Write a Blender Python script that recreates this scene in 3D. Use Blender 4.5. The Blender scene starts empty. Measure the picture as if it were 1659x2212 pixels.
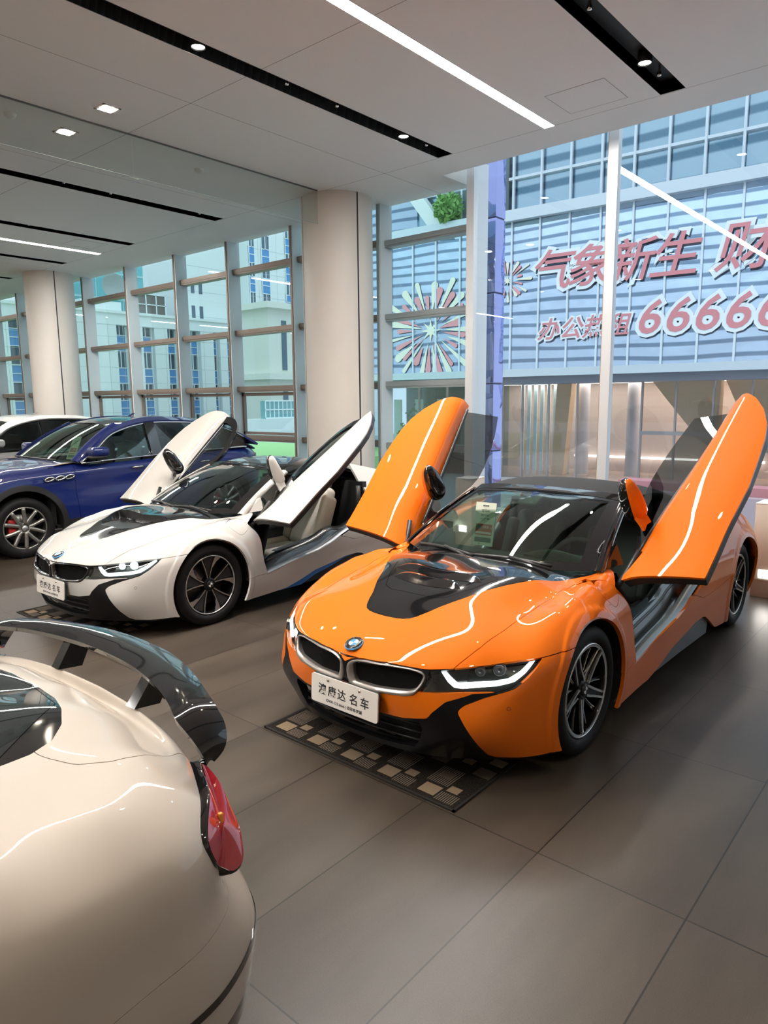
import bpy, math, random
import numpy as np
from mathutils import Vector, Matrix
random.seed(4)
for _c in (bpy.data.objects, bpy.data.meshes, bpy.data.materials, bpy.data.lights, bpy.data.cameras):
    for _o in list(_c): _c.remove(_o)
SC = bpy.context.scene
COL = SC.collection
# ---------------------------------------------------------------- camera
cam = bpy.data.cameras.new('camera'); cam.sensor_fit = 'HORIZONTAL'; cam.sensor_width = 36; cam.lens = 32.9855
cam.clip_end = 400; cam.clip_start = .05
camo = bpy.data.objects.new('camera', cam); COL.objects.link(camo)
camo.matrix_world = Matrix([[0.759288, -0.095132, 0.643764, 0], [0.650687, 0.125321, -0.748933, 0], [-0.00943, 0.987545, 0.157056, 1.8756], [0, 0, 0, 1]])
SC.camera = camo
# ---------------------------------------------------------------- world, exposure
SC.view_settings.view_transform = 'Standard'; SC.view_settings.look = 'None'
SC.view_settings.exposure = 0.95; SC.view_settings.gamma = 1.0; SC.view_settings.use_curve_mapping = False
WORLD_STRENGTH = 1.05
LED_STRENGTH = 80.0
SPOT_STRENGTH = 60.0
SPOT_WATTS = 42.0
wd = bpy.data.worlds.new('sky'); SC.world = wd; wd.use_nodes = True
_n = wd.node_tree.nodes; _l = wd.node_tree.links
_bg = _n['Background']; _bg.inputs[1].default_value = WORLD_STRENGTH
_tc = _n.new('ShaderNodeTexCoord'); _sp = _n.new('ShaderNodeSeparateXYZ'); _rp = _n.new('ShaderNodeValToRGB')
_l.new(_tc.outputs['Generated'], _sp.inputs[0]); _l.new(_sp.outputs['Z'], _rp.inputs[0]); _l.new(_rp.outputs[0], _bg.inputs[0])
_rp.color_ramp.elements[0].position = .45; _rp.color_ramp.elements[0].color = (.45, .50, .55, 1)
_rp.color_ramp.elements[1].position = .62; _rp.color_ramp.elements[1].color = (.80, .93, 1.0, 1)
SC.cycles.max_bounces = 10; SC.cycles.transparent_max_bounces = 24; SC.cycles.glossy_bounces = 5; SC.cycles.diffuse_bounces = 4
SC.cycles.transmission_bounces = 8; SC.cycles.sample_clamp_indirect = 6; SC.cycles.use_denoising = True
SC.cycles.caustics_reflective = False; SC.cycles.caustics_refractive = False

# ---------------------------------------------------------------- materials
MATS = {}
def mat(name, col=(.8, .8, .8), rough=.5, metal=0., coat=0., coat_rough=.03, emit=None, estr=0., spec=.5, bump=None, noise=None, sheen=0.):
    if name in MATS: return MATS[name]
    m = bpy.data.materials.new(name); m.use_nodes = True; nt = m.node_tree; b = nt.nodes['Principled BSDF']
    b.inputs['Base Color'].default_value = (*col, 1); b.inputs['Roughness'].default_value = rough; b.inputs['Metallic'].default_value = metal
    b.inputs['Coat Weight'].default_value = coat; b.inputs['Coat Roughness'].default_value = coat_rough; b.inputs['Specular IOR Level'].default_value = spec
    if sheen: b.inputs['Sheen Weight'].default_value = sheen
    if emit: b.inputs['Emission Color'].default_value = (*emit, 1); b.inputs['Emission Strength'].default_value = estr
    if bump or noise:
        tc = nt.nodes.new('ShaderNodeTexCoord'); nz = nt.nodes.new('ShaderNodeTexNoise'); nz.inputs['Detail'].default_value = 6
        nz.inputs['Scale'].default_value = (bump or noise)[0]; nt.links.new(tc.outputs['Object'], nz.inputs['Vector'])
        if bump:
            bp = nt.nodes.new('ShaderNodeBump'); bp.inputs['Strength'].default_value = bump[1]; bp.inputs['Distance'].default_value = bump[2]
            nt.links.new(nz.outputs[0], bp.inputs['Height']); nt.links.new(bp.outputs[0], b.inputs['Normal'])
        if noise:
            mx = nt.nodes.new('ShaderNodeMix'); mx.data_type = 'RGBA'
            mx.inputs['A'].default_value = (*col, 1); mx.inputs['B'].default_value = (*noise[1], 1)
            nt.links.new(nz.outputs[0], mx.inputs['Factor']); nt.links.new(mx.outputs['Result'], b.inputs['Base Color'])
    MATS[name] = m; return m
def glass(name, tint=(.9, .97, .95), refl=1.0, rough=0.0, gloss=(1, 1, 1)):
    """thin pane: tinted see-through plus Fresnel mirror"""
    if name in MATS: return MATS[name]
    m = bpy.data.materials.new(name); m.use_nodes = True; nt = m.node_tree; nt.nodes.remove(nt.nodes['Principled BSDF'])
    out = nt.nodes['Material Output']; t = nt.nodes.new('ShaderNodeBsdfTransparent'); t.inputs[0].default_value = (*tint, 1)
    g = nt.nodes.new('ShaderNodeBsdfGlossy'); g.inputs['Roughness'].default_value = rough; g.inputs[0].default_value = (*gloss, 1)
    fr = nt.nodes.new('ShaderNodeFresnel'); ge = nt.nodes.new('ShaderNodeNewGeometry')
    io = nt.nodes.new('ShaderNodeMix'); io.inputs['A'].default_value = 1.5; io.inputs['B'].default_value = 1/1.5
    nt.links.new(ge.outputs['Backfacing'], io.inputs['Factor']); nt.links.new(io.outputs['Result'], fr.inputs[0])
    mu = nt.nodes.new('ShaderNodeMath'); mu.operation = 'MULTIPLY'; mu.inputs[1].default_value = refl; mu.use_clamp = True
    mx = nt.nodes.new('ShaderNodeMixShader'); nt.links.new(fr.outputs[0], mu.inputs[0]); nt.links.new(mu.outputs[0], mx.inputs[0])
    nt.links.new(t.outputs[0], mx.inputs[1]); nt.links.new(g.outputs[0], mx.inputs[2]); nt.links.new(mx.outputs[0], out.inputs[0])
    MATS[name] = m; return m
def emit(name, col, s): return mat(name, (.9, .9, .9), .5, emit=col, estr=s)
# ---------------------------------------------------------------- objects
def tag(o, label, cat=None, group=None, kind=None):
    if label: o['label'] = label
    if cat: o['category'] = cat
    if group: o['group'] = group
    if kind: o['kind'] = kind
    return o
def empty(name, loc=(0, 0, 0), rz=0., label=None, cat=None, group=None, kind=None):
    o = bpy.data.objects.new(name, None); COL.objects.link(o); o.location = loc; o.rotation_euler = (0, 0, rz); o.empty_display_size = .1
    return tag(o, label, cat, group, kind)
def mesh(name, V, F, m, parent=None, smooth=False, N=None, label=None, cat=None, group=None, kind=None, loc=None):
    me = bpy.data.meshes.new(name)
    me.from_pydata(np.asarray(V, float).tolist(), [], [list(map(int, f)) for f in F]); me.update()
    if smooth or N is not None:
        me.polygons.foreach_set('use_smooth', [True]*len(me.polygons))
        if N is not None: me.normals_split_custom_set_from_vertices([tuple(n) for n in N])
    o = bpy.data.objects.new(name, me); COL.objects.link(o)
    for mm in (m if isinstance(m, (list, tuple)) else [m]): me.materials.append(mm)
    if parent: o.parent = parent
    if loc: o.location = loc
    return tag(o, label, cat, group, kind)
def sheet(name, s, m, parent=None, **k):
    return mesh(name, s.V, s.T, m, parent, N=s.N, **k)
class MB:
    """collects shapes into one mesh"""
    def __init__(s): s.V = []; s.F = []; s.sm = []
    def add(s, V, F, smooth=False):
        o = len(s.V); s.V += [tuple(map(float, v)) for v in V]; s.F += [tuple(int(i)+o for i in f) for f in F]; s.sm += [smooth]*len(F); return s
    def box(s, a, b, bev=0.):
        (x0, y0, z0), (x1, y1, z1) = a, b
        x0, x1 = sorted((x0, x1)); y0, y1 = sorted((y0, y1)); z0, z1 = sorted((z0, z1))
        if not bev:
            return s.add([(x0,y0,z0),(x1,y0,z0),(x1,y1,z0),(x0,y1,z0),(x0,y0,z1),(x1,y0,z1),(x1,y1,z1),(x0,y1,z1)],
                     [(0,3,2,1),(4,5,6,7),(0,1,5,4),(1,2,6,5),(2,3,7,6),(3,0,4,7)])
        return s.sbox(((x0+x1)/2, (y0+y1)/2, (z0+z1)/2), ((x1-x0)/2, (y1-y0)/2, (z1-z0)/2), bev)
    def sbox(s, c, h, r, R=None, n=3):
        """rounded box: centre, half sizes, edge radius"""
        r = min(r, min(h)*.999); P = {}; V = []; F = []
        def vid(p):
            k = tuple(np.round(p, 6)); 
            if k not in P: P[k] = len(V); V.append(p)
            return P[k]
        core = np.array(h)-r
        for ax in range(3):
            for sg in (-1, 1):
                b, c_ = (ax+1) % 3, (ax+2) % 3
                m = n//2+1
                half = np.tan(np.linspace(math.pi/4, 0, m+1))
                coords = [(-1, -q) for q in half]+[(1, q) for q in half[::-1]]
                grid = []
                for (sb, qb) in coords:
                    row = []
                    for (sc, qc) in coords:
                        d = np.zeros(3); d[ax] = sg; d[b] = qb; d[c_] = qc; d /= np.linalg.norm(d)
                        o = np.zeros(3); o[ax] = sg*core[ax]; o[b] = sb*core[b]; o[c_] = sc*core[c_]
                        row.append(vid(o+d*r))
                    grid.append(row)
                for i in range(len(grid)-1):
                    for j in range(len(grid)-1):
                        q = (grid[i][j], grid[i+1][j], grid[i+1][j+1], grid[i][j+1])
                        q = tuple(dict.fromkeys(q))
                        if len(q) >= 3: F.append(q if sg > 0 else q[::-1])
        V = np.array(V)
        if R is not None: V = V @ np.array(R).T
        return s.add(V+np.array(c), F, True)
    def tube(s, P, r, n=8, caps=True, closed=False):
        P = np.asarray(P, float); m = len(P); r = np.broadcast_to(np.asarray(r, float), (m,))
        T = np.gradient(P, axis=0) if not closed else (np.roll(P, -1, 0)-np.roll(P, 1, 0))
        T /= np.maximum(np.linalg.norm(T, axis=1, keepdims=True), 1e-9)
        u = np.cross(T[0], (0, 0, 1)); u = np.cross(T[0], (1, 0, 0)) if np.linalg.norm(u) < 1e-3 else u; u /= np.linalg.norm(u)
        V = []; 
        for i in range(m):
            u = u-T[i]*(u @ T[i]); u /= max(np.linalg.norm(u), 1e-9); w = np.cross(T[i], u)
            for k in range(n):
                a = 2*math.pi*k/n; V.append(P[i]+r[i]*(math.cos(a)*u+math.sin(a)*w))
        F = []
        for i in range(m if closed else m-1):
            j = (i+1) % m
            for k in range(n): F.append((i*n+k, i*n+(k+1) % n, j*n+(k+1) % n, j*n+k))
        if caps and not closed: F += [tuple(range(n))[::-1], tuple(range((m-1)*n, m*n))]
        return s.add(V, F, True)
    def lathe(s, prof, axis='z', n=48, c=(0, 0, 0), a0=0, a1=2*math.pi):
        """profile rows (radius, height)"""
        full = abs(a1-a0-2*math.pi) < 1e-6; m = n if full else n+1; V = []; k = len(prof)
        for i in range(m):
            a = a0+(a1-a0)*i/n; ca, sa = math.cos(a), math.sin(a)
            for (r, h) in prof:
                p = (r*ca, r*sa, h) if axis == 'z' else (h, r*ca, r*sa) if axis == 'x' else (r*sa, h, r*ca)
                V.append((p[0]+c[0], p[1]+c[1], p[2]+c[2]))
        F = []
        for i in range(n):
            j = (i+1) % m
            for q in range(k-1): F.append((i*k+q, j*k+q, j*k+q+1, i*k+q+1))
        return s.add(V, F, True)
    def prism(s, P, d, smooth=False):
        """planar polygon P (3-D points) extruded by vector d"""
        P = np.asarray(P, float); n = len(P); V = np.vstack([P, P+np.asarray(d, float)])
        F = [tuple(range(n))[::-1], tuple(range(n, 2*n))]+[(i, (i+1) % n, n+(i+1) % n, n+i) for i in range(n)]
        return s.add(V, F, smooth)
    def grid(s, G, flip=False):
        G = np.asarray(G, float); ni, nj = G.shape[:2]
        F = [(i*nj+j, (i+1)*nj+j, (i+1)*nj+j+1, i*nj+j+1) for i in range(ni-1) for j in range(nj-1)]
        if flip: F = [f[::-1] for f in F]
        return s.add(G.reshape(-1, 3), F, True)
    def slab(s, G, d):
        """grid surface G given a thickness d along -normal, closed all round"""
        G = np.asarray(G, float); ni, nj = G.shape[:2]
        du = np.gradient(G, axis=0); dv = np.gradient(G, axis=1); N = np.cross(du, dv); N /= np.maximum(np.linalg.norm(N, axis=2, keepdims=True), 1e-9)
        H = G-N*d; s.grid(G); s.grid(H, True)
        loop = [(i, 0) for i in range(ni)]+[(ni-1, j) for j in range(1, nj)]+[(i, nj-1) for i in range(ni-2, -1, -1)]+[(0, j) for j in range(nj-2, 0, -1)]
        V = [G[a] for a in loop]+[H[a] for a in loop]; n = len(loop)
        return s.add(V, [(i, n+i, n+(i+1) % n, (i+1) % n) for i in range(n)], False)
    def build(s, name, m, parent=None, **k):
        o = mesh(name, s.V, s.F, m, parent, **k)
        if s.V: o.data.polygons.foreach_set('use_smooth', s.sm)
        return o
def box(name, a, b, m, parent=None, bev=0., **k): return MB().box(a, b, bev).build(name, m, parent, **k)
def text_mesh(name, s, size, m, parent=None, M=None, ext=.001, off=0., align='CENTER', **k):
    cu = bpy.data.curves.new('lettering', 'FONT'); cu.body = s; cu.size = size; cu.extrude = ext; cu.offset = off; cu.align_x = align; cu.align_y = 'CENTER'; cu.resolution_u = 3
    t = bpy.data.objects.new('lettering', cu); COL.objects.link(t)
    dg = bpy.context.evaluated_depsgraph_get(); me = bpy.data.meshes.new_from_object(t.evaluated_get(dg)); bpy.data.objects.remove(t); bpy.data.curves.remove(cu)
    me.name = name; me.materials.clear(); me.materials.append(m)
    if M is not None: me.transform(M)
    o = bpy.data.objects.new(name, me); COL.objects.link(o)
    if parent: o.parent = parent
    return tag(o, k.get('label'), k.get('cat'), k.get('group'), k.get('kind'))
def frame_matrix(o, x, y):
    x = Vector(x).normalized(); y = Vector(y); y = (y-x*y.dot(x)).normalized(); z = x.cross(y)
    return Matrix([[x[0], y[0], z[0], o[0]], [x[1], y[1], z[1], o[1]], [x[2], y[2], z[2], o[2]], [0, 0, 0, 1]])
# ---------------------------------------------------------------- numeric surface kit
def spline(P, n=None, t=None, closed=False):
    """natural-ish cubic (Catmull-Rom, chordal) through rows of P; n samples or explicit t in 0..1 (by chord)"""
    P = np.asarray(P, float)
    if closed: P = np.vstack([P, P[:1]])
    d = np.linalg.norm(np.diff(P, axis=0), axis=1); d = np.maximum(d, 1e-9)
    k = np.concatenate([[0], np.cumsum(d)]); k /= k[-1]
    return cubic(k, P, np.linspace(0, 1, n) if t is None else np.asarray(t), closed)
def cubic(k, P, x, closed=False):
    """monotone-free cubic Hermite with finite-difference tangents; P rows at knots k"""
    k = np.asarray(k, float); P = np.asarray(P, float)
    h = np.diff(k).reshape((-1,) + (1,) * (P.ndim - 1)); s = np.diff(P, axis=0) / h
    m = np.empty_like(P)
    m[1:-1] = (s[:-1] * h[1:] + s[1:] * h[:-1]) / (h[:-1] + h[1:])
    if closed:
        m[0] = m[-1] = (s[-1] * h[0] + s[0] * h[-1]) / (h[0] + h[-1])
    else:
        m[0] = 1.5 * s[0] - .5 * m[1]; m[-1] = 1.5 * s[-1] - .5 * m[-2]
    i = np.clip(np.searchsorted(k, x, side='right') - 1, 0, len(k) - 2)
    hh = h[i]; t = ((x - k[i]).reshape((-1,) + (1,) * (P.ndim - 1))) / hh
    t2, t3 = t * t, t * t * t
    return (2*t3-3*t2+1)*P[i] + (t3-2*t2+t)*hh*m[i] + (-2*t3+3*t2)*P[i+1] + (t3-t2)*hh*m[i+1]
def tps_fit(XY, Z, lam=1e-4):
    n = len(XY); d = np.linalg.norm(XY[:, None] - XY[None], axis=2)
    K = np.where(d > 0, d * d * np.log(np.maximum(d, 1e-12)), 0) + lam * np.eye(n)
    Q = np.c_[np.ones(n), XY]; A = np.block([[K, Q], [Q.T, np.zeros((3, 3))]])
    w = np.linalg.solve(A, np.concatenate([Z, np.zeros(3)]))
    def f(xy):
        sh = xy.shape[:-1]; q = xy.reshape(-1, 2); out = np.empty(len(q))
        for a in range(0, len(q), 20000):
            b = q[a:a+20000]; d = np.linalg.norm(b[:, None] - XY[None], axis=2)
            out[a:a+20000] = np.where(d > 0, d*d*np.log(np.maximum(d, 1e-12)), 0) @ w[:n] + w[n] + b @ w[n+1:]
        return out.reshape(sh)
    return f
def grid_tris(ni, nj, flip=False):
    a = (np.arange(ni-1)[:, None]*nj + np.arange(nj-1)[None]).ravel()
    q = np.c_[a, a+nj, a+nj+1, a+1]
    T = np.r_[q[:, [0, 1, 2]], q[:, [0, 2, 3]]]
    return T[:, ::-1].copy() if flip else T
def vnormals(V, T):
    fn = np.cross(V[T[:, 1]]-V[T[:, 0]], V[T[:, 2]]-V[T[:, 0]])
    N = np.zeros_like(V)
    for c in range(3): np.add.at(N, T[:, c], fn)
    l = np.linalg.norm(N, axis=1, keepdims=True); return N/np.maximum(l, 1e-12)
class Sheet:
    """triangle mesh with smooth vertex normals carried through every cut"""
    def __init__(s, V, T, N=None):
        s.V = np.asarray(V, float); s.T = np.asarray(T, int); s.N = vnormals(s.V, s.T) if N is None else N
    def copy(s): return Sheet(s.V.copy(), s.T.copy(), s.N.copy())
    def clip(s, f):
        """keep f>0 ; f is an array per vertex or a callable on vertices"""
        f = f(s.V) if callable(f) else f
        f = np.where(np.abs(f) < 1e-7, 1e-7, f)
        pos = f > 0; c = pos[s.T].sum(1)
        full = s.T[c == 3]; new = []; V = [s.V]; N = [s.N]
        part = s.T[(c == 1) | (c == 2)]
        if len(part):
            E = np.sort(np.r_[part[:, [0, 1]], part[:, [1, 2]], part[:, [2, 0]]], axis=1)
            E = E[pos[E[:, 0]] != pos[E[:, 1]]]
            U = np.unique(E, axis=0); t = f[U[:, 0]]/(f[U[:, 0]]-f[U[:, 1]])
            V.append(s.V[U[:, 0]]*(1-t)[:, None]+s.V[U[:, 1]]*t[:, None])
            n = s.N[U[:, 0]]*(1-t)[:, None]+s.N[U[:, 1]]*t[:, None]; n /= np.maximum(np.linalg.norm(n, axis=1, keepdims=True), 1e-9); N.append(n)
            idx = {(a, b): len(s.V)+i for i, (a, b) in enumerate(map(tuple, U))}
            g = lambda a, b: idx[(a, b) if a < b else (b, a)]
            for tri in part.tolist():
                p = [bool(pos[i]) for i in tri]
                if sum(p) == 1:
                    k = p.index(True); a, b, c_ = tri[k], tri[(k+1) % 3], tri[(k+2) % 3]
                    new.append((a, g(a, b), g(a, c_)))
                else:
                    k = p.index(False); a, b, c_ = tri[k], tri[(k+1) % 3], tri[(k+2) % 3]
                    x, y = g(a, b), g(a, c_); new.append((x, b, c_)); new.append((x, c_, y))
        T = np.r_[full, np.array(new, int).reshape(-1, 3)]
        return Sheet(np.vstack(V), T, np.vstack(N)).compact()
    def compact(s):
        u, inv = np.unique(s.T, return_inverse=True)
        return Sheet(s.V[u], inv.reshape(-1, 3), s.N[u])
    def cut(s, f):
        f = f(s.V) if callable(f) else f
        return s.clip(f), s.clip(-f)
    def gap(s, f, w=.002):
        f = f(s.V) if callable(f) else f
        return s.clip(f-w), s.clip(-f-w)
    def mirror(s):
        M = np.array([-1., 1, 1]); return Sheet(s.V*M, s.T[:, ::-1], s.N*M)
    def shifted(s, d): return Sheet(s.V+s.N*d, s.T, s.N)
    def __add__(s, o):
        if len(o.V) == 0: return s
        return Sheet(np.vstack([s.V, o.V]), np.vstack([s.T, o.T+len(s.V)]), np.vstack([s.N, o.N]))
    def flange(s, d=.012, tuck=0.0):
        """fold every open edge inward by d so that the panel has a visible thickness"""
        if not len(s.T): return s
        E = np.r_[s.T[:, [0, 1]], s.T[:, [1, 2]], s.T[:, [2, 0]]]
        key = np.sort(E, axis=1); _, i, n = np.unique(key, axis=0, return_index=True, return_counts=True)
        B = E[i[n == 1]]; B = B[np.abs(s.V[B[:, 0], 0])+np.abs(s.V[B[:, 1], 0]) > 1e-5]
        if not len(B): return s
        a, b = B[:, 0], B[:, 1]; va, vb = s.V[a], s.V[b]; na, nb = s.N[a], s.N[b]
        e = vb-va; out = np.cross(e, na+nb); out /= np.maximum(np.linalg.norm(out, axis=1, keepdims=True), 1e-9)
        m = len(B)
        V = np.r_[va, vb, vb-nb*d-out*tuck, va-na*d-out*tuck]
        k = np.arange(m); T = np.r_[np.c_[k, k+3*m, k+2*m], np.c_[k, k+2*m, k+m]]
        fn = np.r_[out, out, out, out]
        return Sheet(np.vstack([s.V, V]), np.vstack([s.T, T+len(s.V)]), np.vstack([s.N, fn]))
def poly_sdf(q, P):
    """signed distance (positive inside) of 2-D points q to closed polygon P"""
    P = np.asarray(P, float); out = np.empty(len(q))
    A = P; B = np.roll(P, -1, axis=0)
    for s0 in range(0, len(q), 20000):
        p = q[s0:s0+20000]; d = p[:, None]-A[None]; e = (B-A)[None]
        t = np.clip((d*e).sum(2)/np.maximum((e*e).sum(2), 1e-12), 0, 1)
        dist = np.linalg.norm(d-e*t[..., None], axis=2).min(1)
        y0, y1 = A[None, :, 1], B[None, :, 1]; py = p[:, 1:2]
        cond = (y0 > py) != (y1 > py)
        xi = A[None, :, 0]+(py-y0)/np.where(y1 == y0, 1e-12, y1-y0)*(B-A)[None, :, 0]
        ins = ((cond & (p[:, 0:1] < xi)).sum(1) % 2) == 1
        out[s0:s0+20000] = np.where(ins, dist, -dist)
    return out
def line_dist(q, P):
    """signed distance to an open polyline (left of travel positive)"""
    P = np.asarray(P, float); A = P[:-1]; e = P[1:]-A; out = np.empty(len(q)); L = len(A)
    for s0 in range(0, len(q), 20000):
        p = q[s0:s0+20000]; d = p[:, None]-A[None]
        t = (d*e[None]).sum(2)/np.maximum((e*e).sum(1), 1e-12)[None]
        lo = np.where(np.arange(L) == 0, -1e9, 0); hi = np.where(np.arange(L) == L-1, 1e9, 1)
        t = np.clip(t, lo[None], hi[None]); r = d-e[None]*t[..., None]
        dd = np.linalg.norm(r, axis=2); k = dd.argmin(1); j = np.arange(len(p))
        cr = e[k, 0]*d[j, k, 1]-e[k, 1]*d[j, k, 0]
        out[s0:s0+20000] = np.where(cr >= 0, dd[j, k], -dd[j, k])
    return out
def smooth_poly(P, n=8, closed=True):
    return spline(P, n*len(P)+1, closed=closed)[:-1] if closed else spline(P, n*len(P))
# ---------------------------------------------------------------- coupe body surface (x = lateral, y = towards the tail, front axle at y=0)
RIBS = [  # bottom, low, mid, shoulder  as (u, v, z)
 [(-.860,0,.155),(-.900,0,.34),(-.915,0,.48),(-.921,0,.575)],
 [(-.852,.20,.155),(-.893,.20,.34),(-.914,.20,.49),(-.902,.20,.602)],
 [(-.805,.42,.155),(-.862,.42,.34),(-.868,.42,.49),(-.835,.42,.612)],
 [(-.730,.57,.155),(-.815,.57,.34),(-.798,.57,.50),(-.758,.562,.620)],
 [(-.620,.70,.150),(-.735,.705,.33),(-.700,.70,.50),(-.632,.70,.634)],
 [(-.535,.80,.150),(-.600,.812,.33),(-.605,.808,.51),(-.527,.79,.645)],
 [(-.455,.862,.152),(-.490,.874,.33),(-.497,.866,.51),(-.450,.858,.657)],
 [(-.374,.905,.158),(-.385,.912,.33),(-.385,.909,.52),(-.350,.892,.695)],
 [(-.22,.930,.160),(-.22,.939,.33),(-.22,.941,.54),(-.20,.905,.748)],
 [(0,.935,.160),(0,.949,.34),(0,.952,.56),(0,.910,.792)],
 [(.2,.925,.150),(.2,.940,.34),(.2,.942,.56),(.2,.892,.803)],
 [(.4,.912,.135),(.4,.926,.33),(.4,.918,.55),(.4,.872,.80)],
 [(.62,.905,.135),(.62,.918,.34),(.62,.904,.55),(.62,.852,.82)],
 [(1.0,.915,.135),(1.0,.925,.33),(1.0,.922,.55),(1.0,.862,.85)],
 [(1.5,.920,.135),(1.5,.932,.33),(1.5,.936,.55),(1.5,.870,.885)],
 [(2.0,.930,.135),(2.0,.940,.33),(2.0,.947,.55),(2.0,.880,.925)],
 [(2.4,.930,.13),(2.4,.955,.33),(2.4,.962,.57),(2.4,.905,.92)],
 [(2.8,.940,.15),(2.8,.968,.33),(2.8,.976,.60),(2.8,.918,.87)],
 [(3.15,.905,.20),(3.2,.935,.36),(3.2,.945,.60),(3.15,.89,.86)],
 [(3.45,.740,.25),(3.5,.79,.40),(3.5,.80,.62),(3.42,.75,.87)],
 [(3.63,.42,.28),(3.69,.45,.42),(3.68,.46,.63),(3.58,.45,.89)],
 [(3.67,0,.28),(3.74,0,.42),(3.73,0,.63),(3.63,0,.90)]]
HOOD = [(-.849,0,.641),(-.72,0,.690),(-.595,0,.735),(-.42,0,.795),(-.2,0,.848),(0,0,.880),(.3,0,.905),
 (-.56,.18,.746),(-.433,.238,.783),(-.32,.309,.815),(-.184,.374,.843),(-.07,.445,.861),(.088,.529,.870),
 (-.606,.613,.695),(-.42,.629,.734),(-.203,.647,.775),(0,.66,.803),(.2,.675,.828),(.45,.69,.853),(.66,.705,.875),
 (-.36,.80,.726),(-.19,.80,.790),(.03,.80,.838),(.25,.79,.858),(.5,.775,.868),
 (.212,.824,.848),(1.0,.75,.895),(1.5,.75,.925),(2.0,.78,.965),(2.4,.84,.955),(2.8,.84,.935),(2.56,.80,.975),(3.2,.70,.92),
 (.6,.35,.91),(1.2,.3,.93),(1.8,.3,.96),(2.4,.3,.99),(3.0,.3,.96),(3.4,.25,.93),(2.4,0,.99),(3.0,0,.96),(1.2,0,.93),(1.8,0,.96)]
def i8_surface(ns=440, nt=46, nh=64):
    R = np.array(RIBS)                                   # ribs x levels x 3
    k = np.concatenate([[0], np.cumsum(np.linalg.norm(np.diff(R[:, 2, :2], axis=0), axis=1))]); L = k[-1]
    # denser towards the front where most of the detail is
    w = np.linspace(0, 1, ns); s = L*(0.62*w+0.38*w*w)
    C = cubic(k, R, s)                                   # ns x 4 x 3
    t = np.linspace(0, 1, nt)
    out = []
    kk = np.array([0, .36, .68, 1.0])
    sk = cubic(kk, C.transpose(1, 0, 2), t).transpose(1, 0, 2)   # ns x nt x 3
    pts = [p for p in HOOD]+[(p[0], -p[1], p[2]) for p in HOOD if p[1]]
    for r in RIBS:
        u, v, z = r[3]; pts.append((u, v, z)); 
        if v: pts.append((u, -v, z))
    pts = np.array(pts); H = tps_fit(pts[:, :2], pts[:, 2], 2e-4)
    top0 = sk[:, -1]                                     # shoulder line
    # target on the centre line
    uc = np.interp(top0[:, 0], [-.93, -.9, -.76, -.45, -.2, .2, .7, 4], [-.9, -.8, -.55, -.25, -.05, .22, .7, 4])
    uc[0] = -.905
    arc = np.maximum.accumulate(uc); 
    q = np.linspace(0, 1, nh+1)[1:]
    U = top0[:, None, 0]*(1-q)+arc[:, None]*q; Vv = top0[:, None, 1]*(1-q)
    Z = H(np.stack([U, Vv], -1)); corr = top0[:, 2]-H(top0[:, :2])
    Z = Z+corr[:, None]*np.exp(-q[None]*8)
    G = np.concatenate([sk, np.stack([U, Vv, Z], -1)], 1)
    # round the shoulder: little at the nose, more along the wings
    j0 = nt-1; wgt = np.interp(top0[:, 0], [-.95, -.75, -.5, -.3, .3, .9, 2.0, 2.3, 4], [.15, .25, .45, 1, 1, .16, .16, 1, 1])[:, None, None]
    jj = np.arange(G.shape[1]); band = np.exp(-((jj-j0)/5.)**2)[None, :, None]
    for it in range(60):
        A = G.copy(); A[:, 1:-1] = .5*(G[:, :-2]+G[:, 2:])
        G = G+(A-G)*band*wgt*.9
        G[0, :, 1] = 0
    W = G[..., [1, 0, 2]]                                # to (x,y,z)
    V = W.reshape(-1, 3); T = grid_tris(G.shape[0], G.shape[1])
    sh = Sheet(V, T)
    # symmetry: normals on the centre line have no lateral part
    c = np.abs(sh.V[:, 0]) < 1e-6; sh.V[c, 0] = 0; sh.N[c, 0] = 0; sh.N /= np.maximum(np.linalg.norm(sh.N, axis=1, keepdims=True), 1e-9)
    return sh, H
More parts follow.
